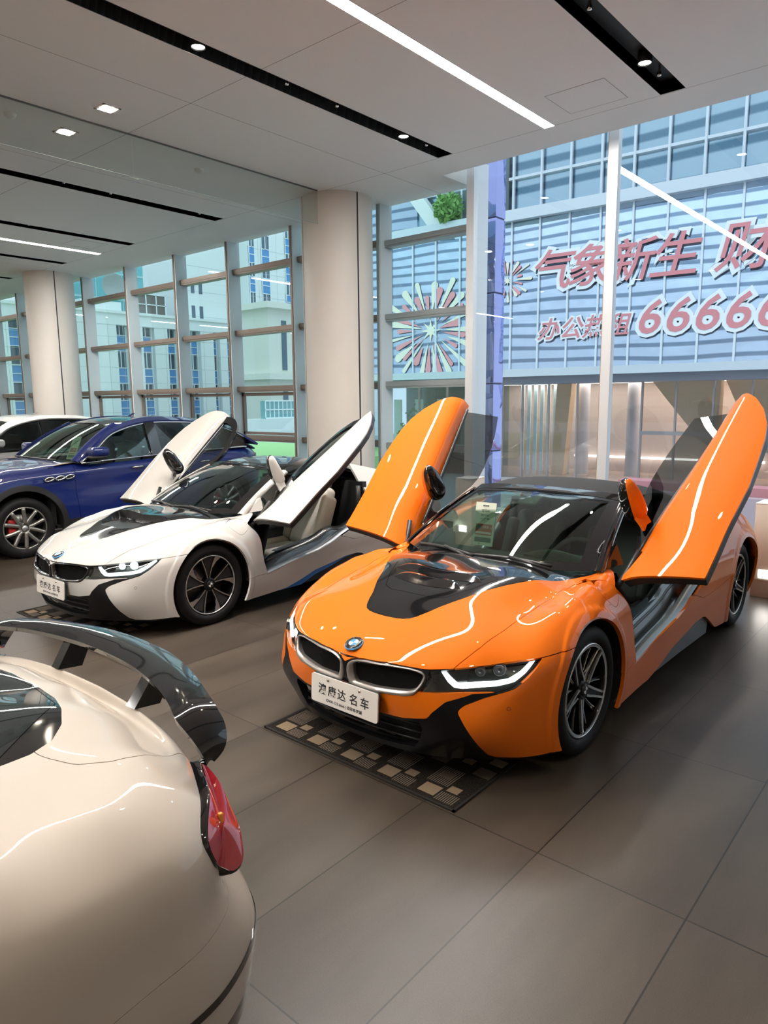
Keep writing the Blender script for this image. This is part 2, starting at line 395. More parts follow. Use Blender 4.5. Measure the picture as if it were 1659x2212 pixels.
# ---------------------------------------------------------------- the showroom
TILE = dict(x0=-1.2711, y0=2.4428, a=.59803, b=1.20262)
def floor_material():
    m = bpy.data.materials.new('floor tiles'); m.use_nodes = True; nt = m.node_tree; b = nt.nodes['Principled BSDF']; N = nt.nodes.new; L = nt.links.new
    tc = N('ShaderNodeTexCoord'); mp = N('ShaderNodeMapping'); L(tc.outputs['Object'], mp.inputs[0])
    mp.inputs['Location'].default_value = (-TILE['x0']/TILE['a']+40, -TILE['y0']/TILE['b']+20, 0); mp.inputs['Scale'].default_value = (1/TILE['a'], 1/TILE['b'], 1)
    sp = N('ShaderNodeSeparateXYZ'); L(mp.outputs[0], sp.inputs[0])
    def math_(op, a, bb=None):
        n = N('ShaderNodeMath'); n.operation = op
        for i, q in enumerate((a, bb)):
            if q is None: continue
            if isinstance(q, (int, float)): n.inputs[i].default_value = q
            else: L(q, n.inputs[i])
        return n.outputs[0]
    dist = []; ids = []
    for k, w in ((0, TILE['a']), (1, TILE['b'])):
        fr = math_('FRACT', sp.outputs[k]); d = math_('MINIMUM', fr, math_('SUBTRACT', 1.0, fr)); dist.append(math_('MULTIPLY', d, w)); ids.append(math_('FLOOR', sp.outputs[k]))
    dm = math_('MINIMUM', dist[0], dist[1]); grout = math_('LESS_THAN', dm, .0032)
    cb = N('ShaderNodeCombineXYZ'); L(ids[0], cb.inputs[0]); L(ids[1], cb.inputs[1])
    wn = N('ShaderNodeTexWhiteNoise'); L(cb.outputs[0], wn.inputs[0])
    nz = N('ShaderNodeTexNoise'); nz.inputs['Scale'].default_value = 1.3; nz.inputs['Detail'].default_value = 8; mp2 = N('ShaderNodeMapping'); mp2.inputs['Scale'].default_value = (3.2, .8, 1)
    L(tc.outputs['Object'], mp2.inputs[0]); ad = N('ShaderNodeVectorMath'); L(mp2.outputs[0], ad.inputs[0]); L(wn.outputs['Color'], ad.inputs[1]); L(ad.outputs[0], nz.inputs['Vector'])
    fine = N('ShaderNodeTexNoise'); fine.inputs['Scale'].default_value = 260; fine.inputs['Detail'].default_value = 2; L(tc.outputs['Object'], fine.inputs['Vector'])
    r = N('ShaderNodeValToRGB'); r.color_ramp.elements[0].color = (.046, .035, .026, 1); r.color_ramp.elements[1].color = (.092, .072, .055, 1); r.color_ramp.elements[0].position = .3; r.color_ramp.elements[1].position = .75
    s1 = math_('ADD', math_('MULTIPLY', nz.outputs[0], .75), math_('MULTIPLY', wn.outputs['Value'], .12)); s2 = math_('ADD', s1, math_('MULTIPLY', math_('SUBTRACT', fine.outputs[0], .5), .55)); L(s2, r.inputs[0])
    mx = N('ShaderNodeMix'); mx.data_type = 'RGBA'; L(grout, mx.inputs['Factor']); L(r.outputs[0], mx.inputs['A']); mx.inputs['B'].default_value = (.012, .009, .007, 1); L(mx.outputs['Result'], b.inputs['Base Color'])
    rr = math_('ADD', .30, math_('MULTIPLY', nz.outputs[0], .16)); L(rr, b.inputs['Roughness'])
    bp = N('ShaderNodeBump'); bp.inputs['Strength'].default_value = .25; bp.inputs['Distance'].default_value = .002
    hh = math_('SUBTRACT', math_('MULTIPLY', fine.outputs[0], .25), math_('MULTIPLY', grout, 1.0)); L(hh, bp.inputs['Height']); L(bp.outputs[0], b.inputs['Normal'])
    b.inputs['Specular IOR Level'].default_value = .45
    return m
ZC = 4.9
YR, YL, XS = 8.30, 9.0, -6.03           # slab edges: right bay, left bay, step between them
def ceiling_material():
    m = mat('ceiling board', (.88, .875, .86), .75); nt = m.node_tree; b = nt.nodes['Principled BSDF']; N = nt.nodes.new; L = nt.links.new
    tc = N('ShaderNodeTexCoord'); sp = N('ShaderNodeSeparateXYZ'); L(tc.outputs['Object'], sp.inputs[0])
    fac = None
    def band(out, v, w):
        a = N('ShaderNodeMath'); a.operation = 'SUBTRACT'; L(out, a.inputs[0]); a.inputs[1].default_value = v
        c = N('ShaderNodeMath'); c.operation = 'ABSOLUTE'; L(a.outputs[0], c.inputs[0]); d = N('ShaderNodeMath'); d.operation = 'LESS_THAN'; L(c.outputs[0], d.inputs[0]); d.inputs[1].default_value = w; return d.outputs[0]
    for out, v in ((sp.outputs[1], 1.58), (sp.outputs[1], 4.64), (sp.outputs[1], 7.70), (sp.outputs[0], -6.55), (sp.outputs[0], -9.35), (sp.outputs[0], -16.6)):
        q = band(out, v, .0035)
        if fac is None: fac = q
        else:
            mx = N('ShaderNodeMath'); mx.operation = 'MAXIMUM'; L(fac, mx.inputs[0]); L(q, mx.inputs[1]); fac = mx.outputs[0]
    mx = N('ShaderNodeMix'); mx.data_type = 'RGBA'; L(fac, mx.inputs['Factor']); mx.inputs['A'].default_value = (.88, .875, .86, 1); mx.inputs['B'].default_value = (.30, .28, .25, 1); L(mx.outputs['Result'], b.inputs['Base Color'])
    return m
M_ceil = ceiling_material()
M_white = mat('white wall', (.80, .79, .77), .7)
M_black = mat('black trough', (.006, .006, .006), .6)
M_led = emit('LED diffuser', (1.0, .97, .92), LED_STRENGTH)
M_alu = mat('anodised aluminium', (.62, .63, .64), .38, .55)
M_alu_brown = mat('bronze aluminium', (.25, .20, .17), .45, .4)
M_pale = mat('pale painted mullion', (.66, .72, .74), .5)
M_chrome = mat('chrome', (.85, .85, .86), .08, 1.0)
mesh('floor', [(-34, -8, 0), (6, -8, 0), (6, 8.6, 0), (-5.7, 8.6, 0), (-5.7, 9.05, 0), (-34, 9.05, 0)], [(0, 1, 2, 3, 4, 5)], floor_material(), kind='structure')
SLOT = [(-15.78, .24), (-12.99, .24), (-10.21, .24), (-5.54, .23), (-2.74, .25), (.06, .25), (-18.57, .24)]
LED = [(-14.26, .13), (-4.10, .12), (-24.4, .13)]
Y0 = -7.0; YE = 7.69
ops = sorted([(x-w/2, x+w/2) for x, w in SLOT])
mb = MB(); xs = [-34]+[v for o in ops for v in o]+[6]
def slab(x0, x1, y0, y1):
    mb.box((x0, y0, ZC), (x1, y1, ZC+.28))
for i in range(0, len(xs), 2): slab(xs[i], xs[i+1], -8, YE)
for a, b in ops: slab(a, b, -8, Y0)
slab(-34, XS, YE, YL); slab(XS, 6, YE, YR)
mb.build('ceiling', M_ceil, kind='structure')
GR_SLOT = 'black recessed light slots in the white ceiling'; GR_LED = 'white linear lamps in the ceiling'
slot_lab = {-2.74: 'short black ceiling slot at the upper right with one lit spot near its end', -5.54: 'long broad black ceiling slot crossing the upper middle of the photo',
            -10.21: 'black ceiling slot ending left of the near column', -12.99: 'black ceiling slot above the lit linear lamp at left', -15.78: 'short black ceiling slot just above the far column, leftmost of the row'}
def spot_light(parent, loc, k, col=(1., .80, .58), ang=95):
    l = bpy.data.lights.new('spot_beam', 'SPOT'); l.energy = SPOT_WATTS*k; l.color = col; l.spot_size = math.radians(ang); l.spot_blend = .6; l.shadow_soft_size = .05
    q = bpy.data.objects.new('spot_beam', l); COL.objects.link(q); q.parent = parent; q.location = loc
M_spot = emit('spot lamp', (1., .93, .82), SPOT_STRENGTH)
for x, w in SLOT:
    o = empty('ceiling_slot', (x, 0, ZC), 0, slot_lab.get(x, 'black recessed ceiling slot outside the picture'), 'light slot', GR_SLOT)
    m = MB(); m.box((-w/2, Y0, .12), (w/2, YE, .14)); m.box((-w/2-.01, Y0, .004), (-w/2, YE, .14)); m.box((w/2, Y0, .004), (w/2+.01, YE, .14)); m.box((-w/2, YE, .004), (w/2, YE+.01, .14)); m.box((-w/2, Y0-.01, .004), (w/2, Y0, .14))
    m.build('trough', M_black, o)
    ys = {-5.54: (4.03, 6.86, 1.2, -1.6), -2.74: (6.93, 4.1, 1.3, -1.5)}.get(x, (1.0, -1.8))
    for y in ys:
        m = MB().lathe([(.058, -.02), (.062, -.025), (.066, -.02), (.066, .10), (.05, .11)], 'z', 24, (0, y, .035)); r = m.build('spot_ring', M_black, o)
        MB().lathe([(0, 0), (.054, 0)], 'z', 24, (0, y, .02)).build('spot_lens', M_spot, r); spot_light(o, (0, y, -.01), 1.)
    for y in (5.05, 5.75, 7.3):
        MB().lathe([(.0, -.012), (.018, -.01), (.022, .01), (.012, .05), (.012, .12)], 'z', 12, (0, y, .03)).build('sprinkler', M_chrome, o)
led_lab = {-14.26: 'thin lit linear lamp in the far left ceiling', -4.10: 'long bright linear lamp in the ceiling at top centre'}
for x, w in LED:
    o = empty('linear_lamp', (x, 0, ZC), 0, led_lab.get(x, 'lit linear ceiling lamp outside the picture'), 'ceiling lamp', GR_LED)
    MB().box((-w/2, Y0, -.006), (w/2, YE, -.001)).build('diffuser', M_led, o)
    m = MB(); m.box((-w/2-.006, Y0, -.007), (-w/2, YE, 0)); m.box((w/2, Y0, -.007), (w/2+.006, YE, 0)); m.box((-w/2, YE, -.007), (w/2, YE+.006, 0)); m.build('housing', M_white, o)
M_down = emit('downlight lamp', (1., .86, .68), SPOT_STRENGTH)
for i, (x, y, lb) in enumerate(((-7.30, 4.14, 'lit square downlight before the glass ceiling screen, upper of the two'), (-8.25, 4.15, 'lit square downlight seen behind the glass ceiling screen'), (-7.3, -1.5, 'square ceiling downlight outside the picture'), (1.6, 1.4, 'square ceiling downlight outside the picture'))):
    o = empty('downlight', (x, y, ZC), 0, lb, 'ceiling lamp', 'square downlights')
    m = MB(); s = .10; m.box((-s, -s, -.006), (s, -s+.022, .0)); m.box((-s, s-.022, -.006), (s, s, .0)); m.box((-s, -s, -.006), (-s+.022, s, .0)); m.box((s-.022, -s, -.006), (s, s, .0)); m.build('frame', M_white, o)
    MB().lathe([(0, 0), (.062, .0), (.078, .012)], 'z', 24, (0, 0, -.010)).build('lamp', M_down, o); spot_light(o, (0, 0, -.03), 1.2)
for x, y, lb in ((-8.25, 5.92, 'round white smoke detector above the glass ceiling screen'), (-8.18, 3.52, 'round white smoke detector at the left edge of the ceiling')):
    o = empty('smoke_detector', (x, y, ZC), 0, lb, 'detector', 'smoke detectors')
    MB().lathe([(0, -.05), (.035, -.048), (.05, -.03), (.062, -.012), (.062, 0)], 'z', 24).build('body', M_white, o)
# access hatch in the ceiling
def hatch(x0, x1, y0, y1, lb):
    o = empty('access_hatch', ((x0+x1)/2, (y0+y1)/2, ZC), 0, lb, 'hatch', 'ceiling hatches'); a, b = (x1-x0)/2, (y1-y0)/2
    MB().box((-a+.006, -b+.006, -.002), (a-.006, b-.006, .0)).build('lid', mat('hatch lid', (.88, .875, .86), .75), o)
    m = MB()
    for q in ((-a, -b, a, -b+.004), (-a, b-.004, a, b), (-a, -b, -a+.004, b), (a-.004, -b, a, b)): m.box((q[0], q[1], -.0025), (q[2], q[3], 0))
    m.build('joint', mat('joint shadow line', (.42, .41, .39), .8), o)
hatch(-3.76, -3.13, 6.93, 7.52, 'square access hatch in the ceiling right of the bright lamp')
hatch(-13.9, -13.3, 6.75, 7.35, 'square access hatch in the far left ceiling')
# glass smoke screen hung from the ceiling
M_screen = glass('screen glass', (.90, .925, .915), 1.0)
o = empty('glass_screen', (-7.775, 0, ZC), 0, 'clear glass smoke screen hanging from the ceiling beside the near column', 'glass screen')
for y0, y1 in ((1.8, 4.675), (4.685, 7.62)):
    p = box('glass_pane', (-.006, y0, -.46), (.006, y1, -.002), M_screen, o)
    m = MB().box((-.007, y0, -.464), (.007, y1, -.459)); m.build('edge', mat('glass edge', (.35, .42, .40), .3), p)
for y in (4.62,): MB().box((-.012, y, -.47), (.012, y+.12, -.452)).build('clip', M_chrome, o)
m = MB().box((-.012, 1.8, -.012), (.012, 7.62, 0)); m.build('rail', mat('dark rail', (.12, .12, .12), .5), o)
# columns
M_col = mat('column cladding', (.72, .66, .60), .42, 0, noise=(3., (.76, .70, .64)))
M_seam = mat('dark seam', (.03, .03, .035), .4)
for (x, y, lb) in ((-7.93, 8.18, 'thick round beige column in front of the windows, nearest one'), (-17.35, 8.03, 'round beige column at the far left behind the parked cars')):
    o = empty('column', (x, y, 0), 0, lb, 'column', 'round columns')
    MB().lathe([(.545, 0), (.545, ZC)], 'z', 96).build('cladding', M_col, o)
    for a in ((-12, .012), (-118, .004)):
        t = math.radians(a[0]); c, s = math.cos(t)*.5455, math.sin(t)*.5455; q = Vector((-math.sin(t), math.cos(t), 0))*a[1]; n = Vector((math.cos(t), math.sin(t), 0))*.002
        P = [Vector((c, s, .0))-q+n, Vector((c, s, .0))+q+n, Vector((c, s, ZC))+q+n, Vector((c, s, ZC))-q+n]; MB().prism(P, -n*3).build('seam', M_seam, o)
# window bays
M_pane_l = glass('window glass teal', (.85, .965, .97), 1.0)
M_pane_r = glass('window glass clear', (.93, .97, .99), 1.1)
def bay(n, x0, x1, y, zt, transoms, wm, glassm, mull_m, side_m, lab, depth=.28, tr_m=None, kind_w=.07, extra=None, zb=.12):
    o = empty('window_%d' % n, (x0, y, 0), 0, lab, 'window', None, 'structure'); w = x1-x0
    MB().box((-.035, -depth, zb), (-.035+wm, 0.0, zt)).build('mullion', side_m, o)
    MB().box((-.037, -depth-.012, zb), (-.035+wm*.55, -depth, zt)).build('mullion_cap', mull_m, o)
    zs = [zb]+list(transoms)+[zt]
    for z in transoms:
        m = MB(); m.box((-.02, -depth*.62, z-.075), (w-.03, .0, z+.035)); m.box((-.02, -depth*.62-.012, z-.045), (w-.03, -depth*.62, z+.03)); m.build('transom', tr_m or mull_m, o)
    for a, b in zip(zs[:-1], zs[1:]): box('pane', (0, -.006, a), (w, .006, b), glassm, o)
    return o
mxL = [-7.63+.03, -9.63, -11.47, -13.25, -15.20, -17.21, -19.2, -21.0, -22.8, -24.6, -26.4, -28.2, -30.0, -31.8, -33.6]
k = 1
for a, b in zip(mxL[1:], mxL[:-1]):
    o = bay(k, a, b, 9.05, ZC+.25, (1.18, 2.13, 3.21, 4.36), .075, M_pane_l, M_alu_brown, M_pale, 'tall teal glazed window bay of the left curtain wall', tr_m=M_alu_brown)
    if k > 1:   # opening casement framed inside the second row
        m = MB()
        for q in ((.03, 1.23, .09, 2.04), (b-a-.12, 1.23, b-a-.06, 2.04), (.03, 1.98, b-a-.06, 2.04), (.03, 1.23, b-a-.06, 1.28)): m.box((q[0], -.07, q[1]), (q[2], -.006, q[3]))
        m.build('casement_frame', M_alu_brown, o)
    k += 1
bay(k, -7.60, -5.78, 9.05, ZC+.25, (1.15, 2.14, 3.20, 4.33), .075, M_pane_l, mat('grey aluminium', (.36, .40, .41), .42, .5), M_pale, 'narrow window bay right of the near column with a firework sticker across the street', tr_m=mat('grey aluminium', (.36, .40, .41), .42, .5)); k += 1
# tall panes of the right bay
M_post = mat('white aluminium post', (.72, .73, .75), .35, .35)
for (x0, x1, lb) in ((-5.72, -3.70, 'tall undivided window pane left of the white post facing the tower'), (-3.70, -1.1, 'tall undivided window pane right of the white post facing the tower'), (-1.1, 1.5, 'tall window pane outside the picture'), (1.5, 4.1, 'tall window pane outside the picture'), (4.1, 6.0, 'tall window pane outside the picture')):
    o = empty('window_%d' % k, (x0, 8.58, 0), 0, lb, 'window', None, 'structure')
    box('pane', (0, -.006, .34), (x1-x0, .006, 7.6), M_pane_r, o)
    m = MB().box((-.06, -.05, .34), (.06, .05, 7.6)); m.build('post', M_post, o)
    if x0 == -3.70: MB().box((-.066, -.051, .34), (-.0605, .05, 7.6)).build('edge_strip', mat('copper edge', (.45, .26, .14), .4, .5), o)
    k += 1
# return between the two glass planes, with its own slim pane
box('trim_1', (-5.785, 8.6, 0), (-5.76, 9.05, 5.15), M_post, kind='structure')
box('trim_2', (XS, YR-.01, ZC), (XS+.012, YL, ZC+.28), M_white, kind='structure')
# low wall under the right glazing, kerb left
m = MB().box((-5.74, 8.20, 0), (6, 8.62, .33)); m.build('wall_sill_right', mat('warm white plinth', (.78, .74, .69), .6), kind='structure')
m = MB().box((-5.76, 8.18, .33), (6, 8.6, .350)); m.build('trim_3', mat('white sill top', (.82, .84, .86), .35), kind='structure')
m = MB().box((-34, 8.88, 0), (-5.74, 9.1, .13)); m.build('wall_kerb_left', M_white, kind='structure')
m = MB().box((-34.2, -8.2, 0), (6.2, -8, 5.2)); m.build('wall_back', mat('warm wall', (.70, .64, .57), .7), kind='structure')
m = MB().box((6, -8, 0), (6.2, 8.6, 5.2)); m.build('wall_right', mat('warm wall', (.70, .64, .57), .7), kind='structure')
m = MB().box((-34.2, -8, 0), (-34, 9.05, 5.2)); m.build('wall_left', mat('warm wall', (.70, .64, .57), .7), kind='structure')
# pedestals with lit name plates
M_ped = mat('cream pedestal', (.74, .66, .58), .55)
def pedestal(x0, x1, y0, y1, h, lb, lamp):
    o = empty('display_pedestal', ((x0+x1)/2, (y0+y1)/2, 0), 0, lb, 'pedestal', 'cream display pedestals'); a, b = (x1-x0)/2, (y1-y0)/2
    MB().box((-a, -b, 0), (a, b, h-.012), .004).build('body', M_ped, o)
    MB().box((-a-.002, -b-.002, h-.012), (a+.002, b+.002, h), .003).build('top', M_white, o)
    if lamp:
        p = MB().box((-a+.035, -b-.006, .17), (a-.035, -b, .30)).build('lamp_frame', M_ped, o)
        MB().box((-a+.065, -b-.009, .19), (a-.075, -b-.005, .265)).build('lamp', emit('pedestal lamp', (1., .95, .88), 14.), p)
pedestal(-1.60, -1.28, 7.20, 7.51, .895, 'cream pedestal with a small lit lamp at the right picture edge', True)
pedestal(-5.18, -4.93, 7.45, 7.75, .88, 'cream pedestal behind the windscreen of the orange car', True)
# ---------------------------------------------------------------- the street outside
CAMP = np.array([0, 0, 1.8756])
def P30(s, z, d=0.):
    """tower wall coordinates: s along the wall, z height, d metres in front of it"""
    return np.array([-18.307+s*.99765+.0686*d, 30+s*.0686-.99765*d, z])
def lean(s, z):
    """the same, on the lower wall that leans out towards the street at its foot"""
    q = P30(s, z); k = 1.
    for _ in range(6):
        zz = CAMP[2]+k*(q[2]-CAMP[2]); k = 1-(1.5*(9.97-zz)/6.97)/30.
    return CAMP+k*(q-CAMP)
box('floor_plaza', (-40, 9.3, -2.2), (20, 34, -1.9), mat('plaza paving', (.60, .59, .60), .6, noise=(1.2, (.52, .52, .54))), kind='structure')
box('floor_street', (-90, 9.3, -3.3), (-40, 80, -3.0), mat('street asphalt', (.30, .31, .32), .8), kind='structure')
m = MB()
M_step = mat('white stone steps', (.80, .82, .84), .55)
for i in range(9): m.box((-14, 9.0+i*.42, -2.0), (8, 9.42+i*.42, -.12-i*.2))
m.build('floor_steps', M_step, kind='structure')
M_tower_glass = bpy.data.materials.new('tower glass'); M_tower_glass.use_nodes = True
def tower_glass(m, c0, c1, wave, scale):
    nt = m.node_tree; b = nt.nodes['Principled BSDF']; N = nt.nodes.new; L = nt.links.new
    b.inputs['Roughness'].default_value = .04; b.inputs['Metallic'].default_value = .75; b.inputs['Specular IOR Level'].default_value = .6
    tc = N('ShaderNodeTexCoord'); wv = N('ShaderNodeTexWave'); wv.bands_direction = 'Z'; wv.inputs['Scale'].default_value = scale; wv.inputs['Distortion'].default_value = 7.0; wv.inputs['Detail'].default_value = 2; wv.inputs['Detail Scale'].default_value = .35
    mp = N('ShaderNodeMapping'); mp.inputs['Scale'].default_value = (.35, .35, 1); L(tc.outputs['Object'], mp.inputs[0]); L(mp.outputs[0], wv.inputs['Vector'])
    r = N('ShaderNodeValToRGB'); r.color_ramp.elements[0].position = .12; r.color_ramp.elements[0].color = (*c0, 1); r.color_ramp.elements[1].position = .34; r.color_ramp.elements[1].color = (*c1, 1)
    L(wv.outputs[0], r.inputs[0]); L(r.outputs[0], b.inputs['Base Color'])
    nz = N('ShaderNodeTexNoise'); nz.inputs['Scale'].default_value = .35; nz.inputs['Detail'].default_value = 3; L(tc.outputs['Object'], nz.inputs['Vector'])
    bp = N('ShaderNodeBump'); bp.inputs['Strength'].default_value = .25; bp.inputs['Distance'].default_value = .3; L(nz.outputs[0], bp.inputs['Height']); L(bp.outputs[0], b.inputs['Normal'])
tower_glass(M_tower_glass, (.17, .25, .36), (.50, .62, .78), 1, .62)
M_tower_glass2 = bpy.data.materials.new('tower upper glass'); M_tower_glass2.use_nodes = True
tower_glass(M_tower_glass2, (.12, .24, .34), (.40, .58, .70), 1, .3)
M_fin = mat('tower aluminium', (.70, .78, .86), .4, .3)
tw = empty('office_tower', (-13, 29, -1.9), 0, 'glass office tower across the street carrying large red and white rental lettering', 'building')
def abs_part(o):
    o.location = tuple(-np.array(tw.location)); return o
# leaning sign wall
G = [[lean(s, z) for z in np.linspace(3.0, 9.97, 4)] for s in np.linspace(-9, 22, 18)]
mb = MB(); mb.slab(G, .15); abs_part(mb.build('sign_wall', M_tower_glass, tw))
for i in range(-6, 15):
    s = .55+1.395*i; a, b = lean(s, 3.0), lean(s, 9.97); nd = np.array([0, -.06, .0]); w = np.array([.04, 0, 0])
    mb = MB(); mb.prism([a-w+nd*1.6, a+w+nd*1.6, b+w+nd*1.6, b-w+nd*1.6], -nd*1.4); abs_part(mb.build('wall_fin', M_fin, tw))
def bar(p, q, hw, hz, m, name, parent):
    """horizontal box beam between two wall points"""
    p = np.array(p); q = np.array(q); n = np.array([.0686, -.99765, 0])*hw; u = np.array([0, 0, hz])
    mb = MB(); mb.prism([p-u-n, p-u+n, p+u+n, p+u-n], q-p); return abs_part(mb.build(name, m, parent))
bar(P30(-6.5, 10.2), P30(22, 10.2), .35, .24, M_fin, 'ledge', tw)
bar(P30(-9, 3.0, 1.65), P30(22, 3.0, 1.65), .8, .16, M_fin, 'canopy', tw)
bar(P30(-9, 2.68, 1.2), P30(22, 2.68, 1.2), .9, .16, mat('canopy fascia', (.16, .19, .26), .5), 'canopy_fascia', tw)
# upper floors
mb = MB(); mb.slab([[P30(s, z, -.4) for z in (10.0, 17, 24)] for s in np.linspace(-5, 22, 12)], .15); abs_part(mb.build('upper_wall', M_tower_glass2, tw))
for i in range(-3, 15):
    s = .45+1.385*i; a, b = P30(s, 10.0, -.3), P30(s, 24, -.3); w = np.array([.05, 0, 0]); nd = np.array([0, -.12, 0])
    mb = MB(); mb.prism([a-w+nd, a+w+nd, b+w+nd, b-w+nd], -nd); abs_part(mb.build('upper_mullion', M_fin, tw))
for z in (11.95, 13.95, 15.95, 17.95, 20): bar(P30(-5, z, -.3), P30(22, z, -.3), .1, .06, M_fin, 'floor_band', tw)
# diagonal white fin and dark recess at the tower's left corner
a, b, c = P30(-5.3, 12.4), P30(-3.2, 9.9), P30(-3.8, 9.9); mb = MB(); w = np.array([.42, 0, 0])
mb.prism([P30(-7.2, 15.0, .3)-w, P30(-7.2, 15.0, .3)+w, P30(-3.1, 9.8, .3)+w, P30(-3.1, 9.8, .3)-w], np.array([0, .4, 0])); abs_part(mb.build('diagonal_fin', mat('white fin', (.86, .90, .93), .5), tw))
mb = MB(); mb.slab([[P30(s, z, -.2) for z in (9.9, 24)] for s in (-3.4, -1.5, .2)], .1); abs_part(mb.build('recess_wall', mat('dark louvre wall', (.10, .15, .17), .5), tw))
mb = MB(); mb.slab([[P30(s, z, -.3) for z in (9.9, 24)] for s in (-9, -7, -5.0)], .1); abs_part(mb.build('side_wall', M_tower_glass, tw))
# lettering on white backing
M_red = mat('red lettering', (.74, .26, .29), .6); M_backing = mat('white lettering backing', (.86, .92, .97), .6)  # red paled towards pink: glass reflection mixed into the letter colour
def sign(txt, s, z, size, adv=0):
    o = lean(s, z); ax = lean(s+1, z)-lean(s, z); ay = lean(s, z+1)-lean(s, z); ax /= np.linalg.norm(ax); ay /= np.linalg.norm(ay); n = np.cross(ax, ay)
    shear = Matrix([[1, .17, 0, 0], [0, 1, 0, 0], [0, 0, 1, 0], [0, 0, 0, 1]])
    for nm, m, off, d in (('letter_backing', M_backing, size*.085, .105), ('letter', M_red, size*.008, .125)):
        t = text_mesh(nm, txt, size, m, None, frame_matrix(o+n*d, ax, ay) @ shear, .006, off); t.parent = tw; abs_part(t)
for ch, s, z, sz in (('气', 2.62, 7.45, 1.95), ('象', 4.35, 7.45, 1.95), ('新', 6.12, 7.45, 1.95), ('生', 7.95, 7.45, 1.95), ('财', 10.55, 7.48, 2.05), ('源', 12.5, 7.48, 2.05), ('广', 14.3, 7.48, 2.05)): 
    if s < 11.5: sign(ch, s, z, sz)
for ch, s, z, sz in (('办', 2.55, 4.9, 1.02), ('公', 3.62, 4.9, 1.02), ('热', 4.68, 4.9, 1.02), ('租', 5.72, 4.9, 1.02)): sign(ch, s, z, sz)
for i in range(5): sign('6', 7.05+i*1.13, 5.12, 1.95)
# firework stickers
def firework(s0, z0, R, n, seed, lb):
    rnd = random.Random(seed); o0 = lean(s0, z0); ax = lean(s0+1, z0)-o0; ay = lean(s0, z0+1)-o0; ax /= np.linalg.norm(ax); ay /= np.linalg.norm(ay); nn = np.cross(ax, ay)
    o = empty('firework_sticker', o0, 0, lb, 'sticker', 'firework stickers on the tower')
    Mc = mat('cream sticker', (.90, .88, .74), .6); Mr = mat('pink sticker', (.86, .36, .40), .6)
    for k in range(n):
        a = 2*math.pi*k/n+rnd.uniform(-.05, .05); red = k % 2; r0 = R*rnd.uniform(.16, .34); r1 = R*(rnd.uniform(.6, .85) if red else rnd.uniform(.72, 1.05)); w = R*rnd.uniform(.035, .07); d = np.array([math.cos(a), math.sin(a)]); q = np.array([-d[1], d[0]])
        p2 = [d*r0, d*(r1-w)-q*w]+[d*(r1-w)+(q*math.sin(t)+d*math.cos(t))*w for t in np.linspace(-1.4, 1.4, 6)]+[d*(r1-w)+q*w]
        MB().prism([ax*x+ay*y+nn*.05 for x, y in p2], nn*.01).build('ray', Mr if red else Mc, o)
    p2 = []
    for k in range(16): a = math.pi*k/8; r = R*(.20 if k % 2 == 0 else .07); p2.append((math.cos(a)*r, math.sin(a)*r))
    MB().prism([ax*x+ay*y+nn*.05 for x, y in p2], nn*.01).build('star', Mc, o)
firework(-3.95, 5.35, 2.9, 34, 3, 'large cream and pink firework sticker on the tower wall left of the white post')
firework(.35, 7.35, 1.25, 24, 5, 'smaller pink and white firework sticker on the tower left of the big lettering')
# lobby behind the ground floor glass
M_lobby = mat('lobby stone', (.55, .46, .40), .5, noise=(.6, (.48, .40, .36)))
o = empty('tower_lobby', tuple(P30(4, -1.9, 0)), 0, 'warm lit lobby with stone walls behind the tower ground floor glass', 'lobby')
def lob(m, name, mt): q = m.build(name, mt, o); q.location = tuple(-np.array(o.location)); return q
mb = MB(); mb.slab([[P30(s, z, -5) for z in (-1.9, 0.4, 2.8)] for s in np.linspace(-2, 20, 8)], .1); lob(mb, 'back_wall', M_lobby)
mb = MB(); mb.prism([P30(-9, -1.9, 0), P30(20, -1.9, 0), P30(20, -1.9, -6), P30(-9, -1.9, -6)], (0, 0, .05)); lob(mb, 'lobby_floor', mat('lobby floor', (.50, .38, .30), .12))
mb = MB(); mb.prism([P30(-9, 2.7, 0), P30(20, 2.7, 0), P30(20, 2.7, -6), P30(-9, 2.7, -6)], (0, 0, .05)); lob(mb, 'lobby_ceiling', mat('lobby ceiling', (.62, .56, .50), .7))
M_glow = emit('lobby cove light', (1., .82, .68), 3.2)
mb = MB(); mb.prism([P30(2, -1.15, -4.8), P30(11, -1.15, -4.8), P30(11, -1.05, -4.8), P30(2, -1.05, -4.8)], (0, -.05, 0)); lob(mb, 'cove_lamp', M_glow)
mb = MB(); mb.prism([P30(-2, 2.6, -4.2), P30(15, 2.6, -4.2), P30(15, 2.6, -2.6), P30(-2, 2.6, -2.6)], (0, 0, .04)); lob(mb, 'ceiling_lamp', M_glow)
Mg = mat('gold folded panel', (.78, .56, .34), .45)
mb = MB(); mb.prism([P30(6.6, 2.65, -2), P30(9.5, 2.65, -2), P30(9.5, -.6, -2), P30(8.6, .2, -2)], (0, .5, 0)); lob(mb, 'folded_panel', Mg)
mb = MB(); mb.prism([P30(2.1, 2.65, -2), P30(2.85, 2.65, -2), P30(2.5, -1.9, -2), P30(1.9, -1.9, -2)], (0, .5, 0)); lob(mb, 'folded_panel', Mg)
mb = MB(); mb.prism([P30(9.6, 2.6, -2.5), P30(14.5, 2.6, -2.5), P30(14.5, -.5, -2.5), P30(11, -.5, -2.5)], (0, .5, 0)); lob(mb, 'folded_panel', Mg)
Mcur = mat('pale striped partition', (.70, .88, .90), .5)
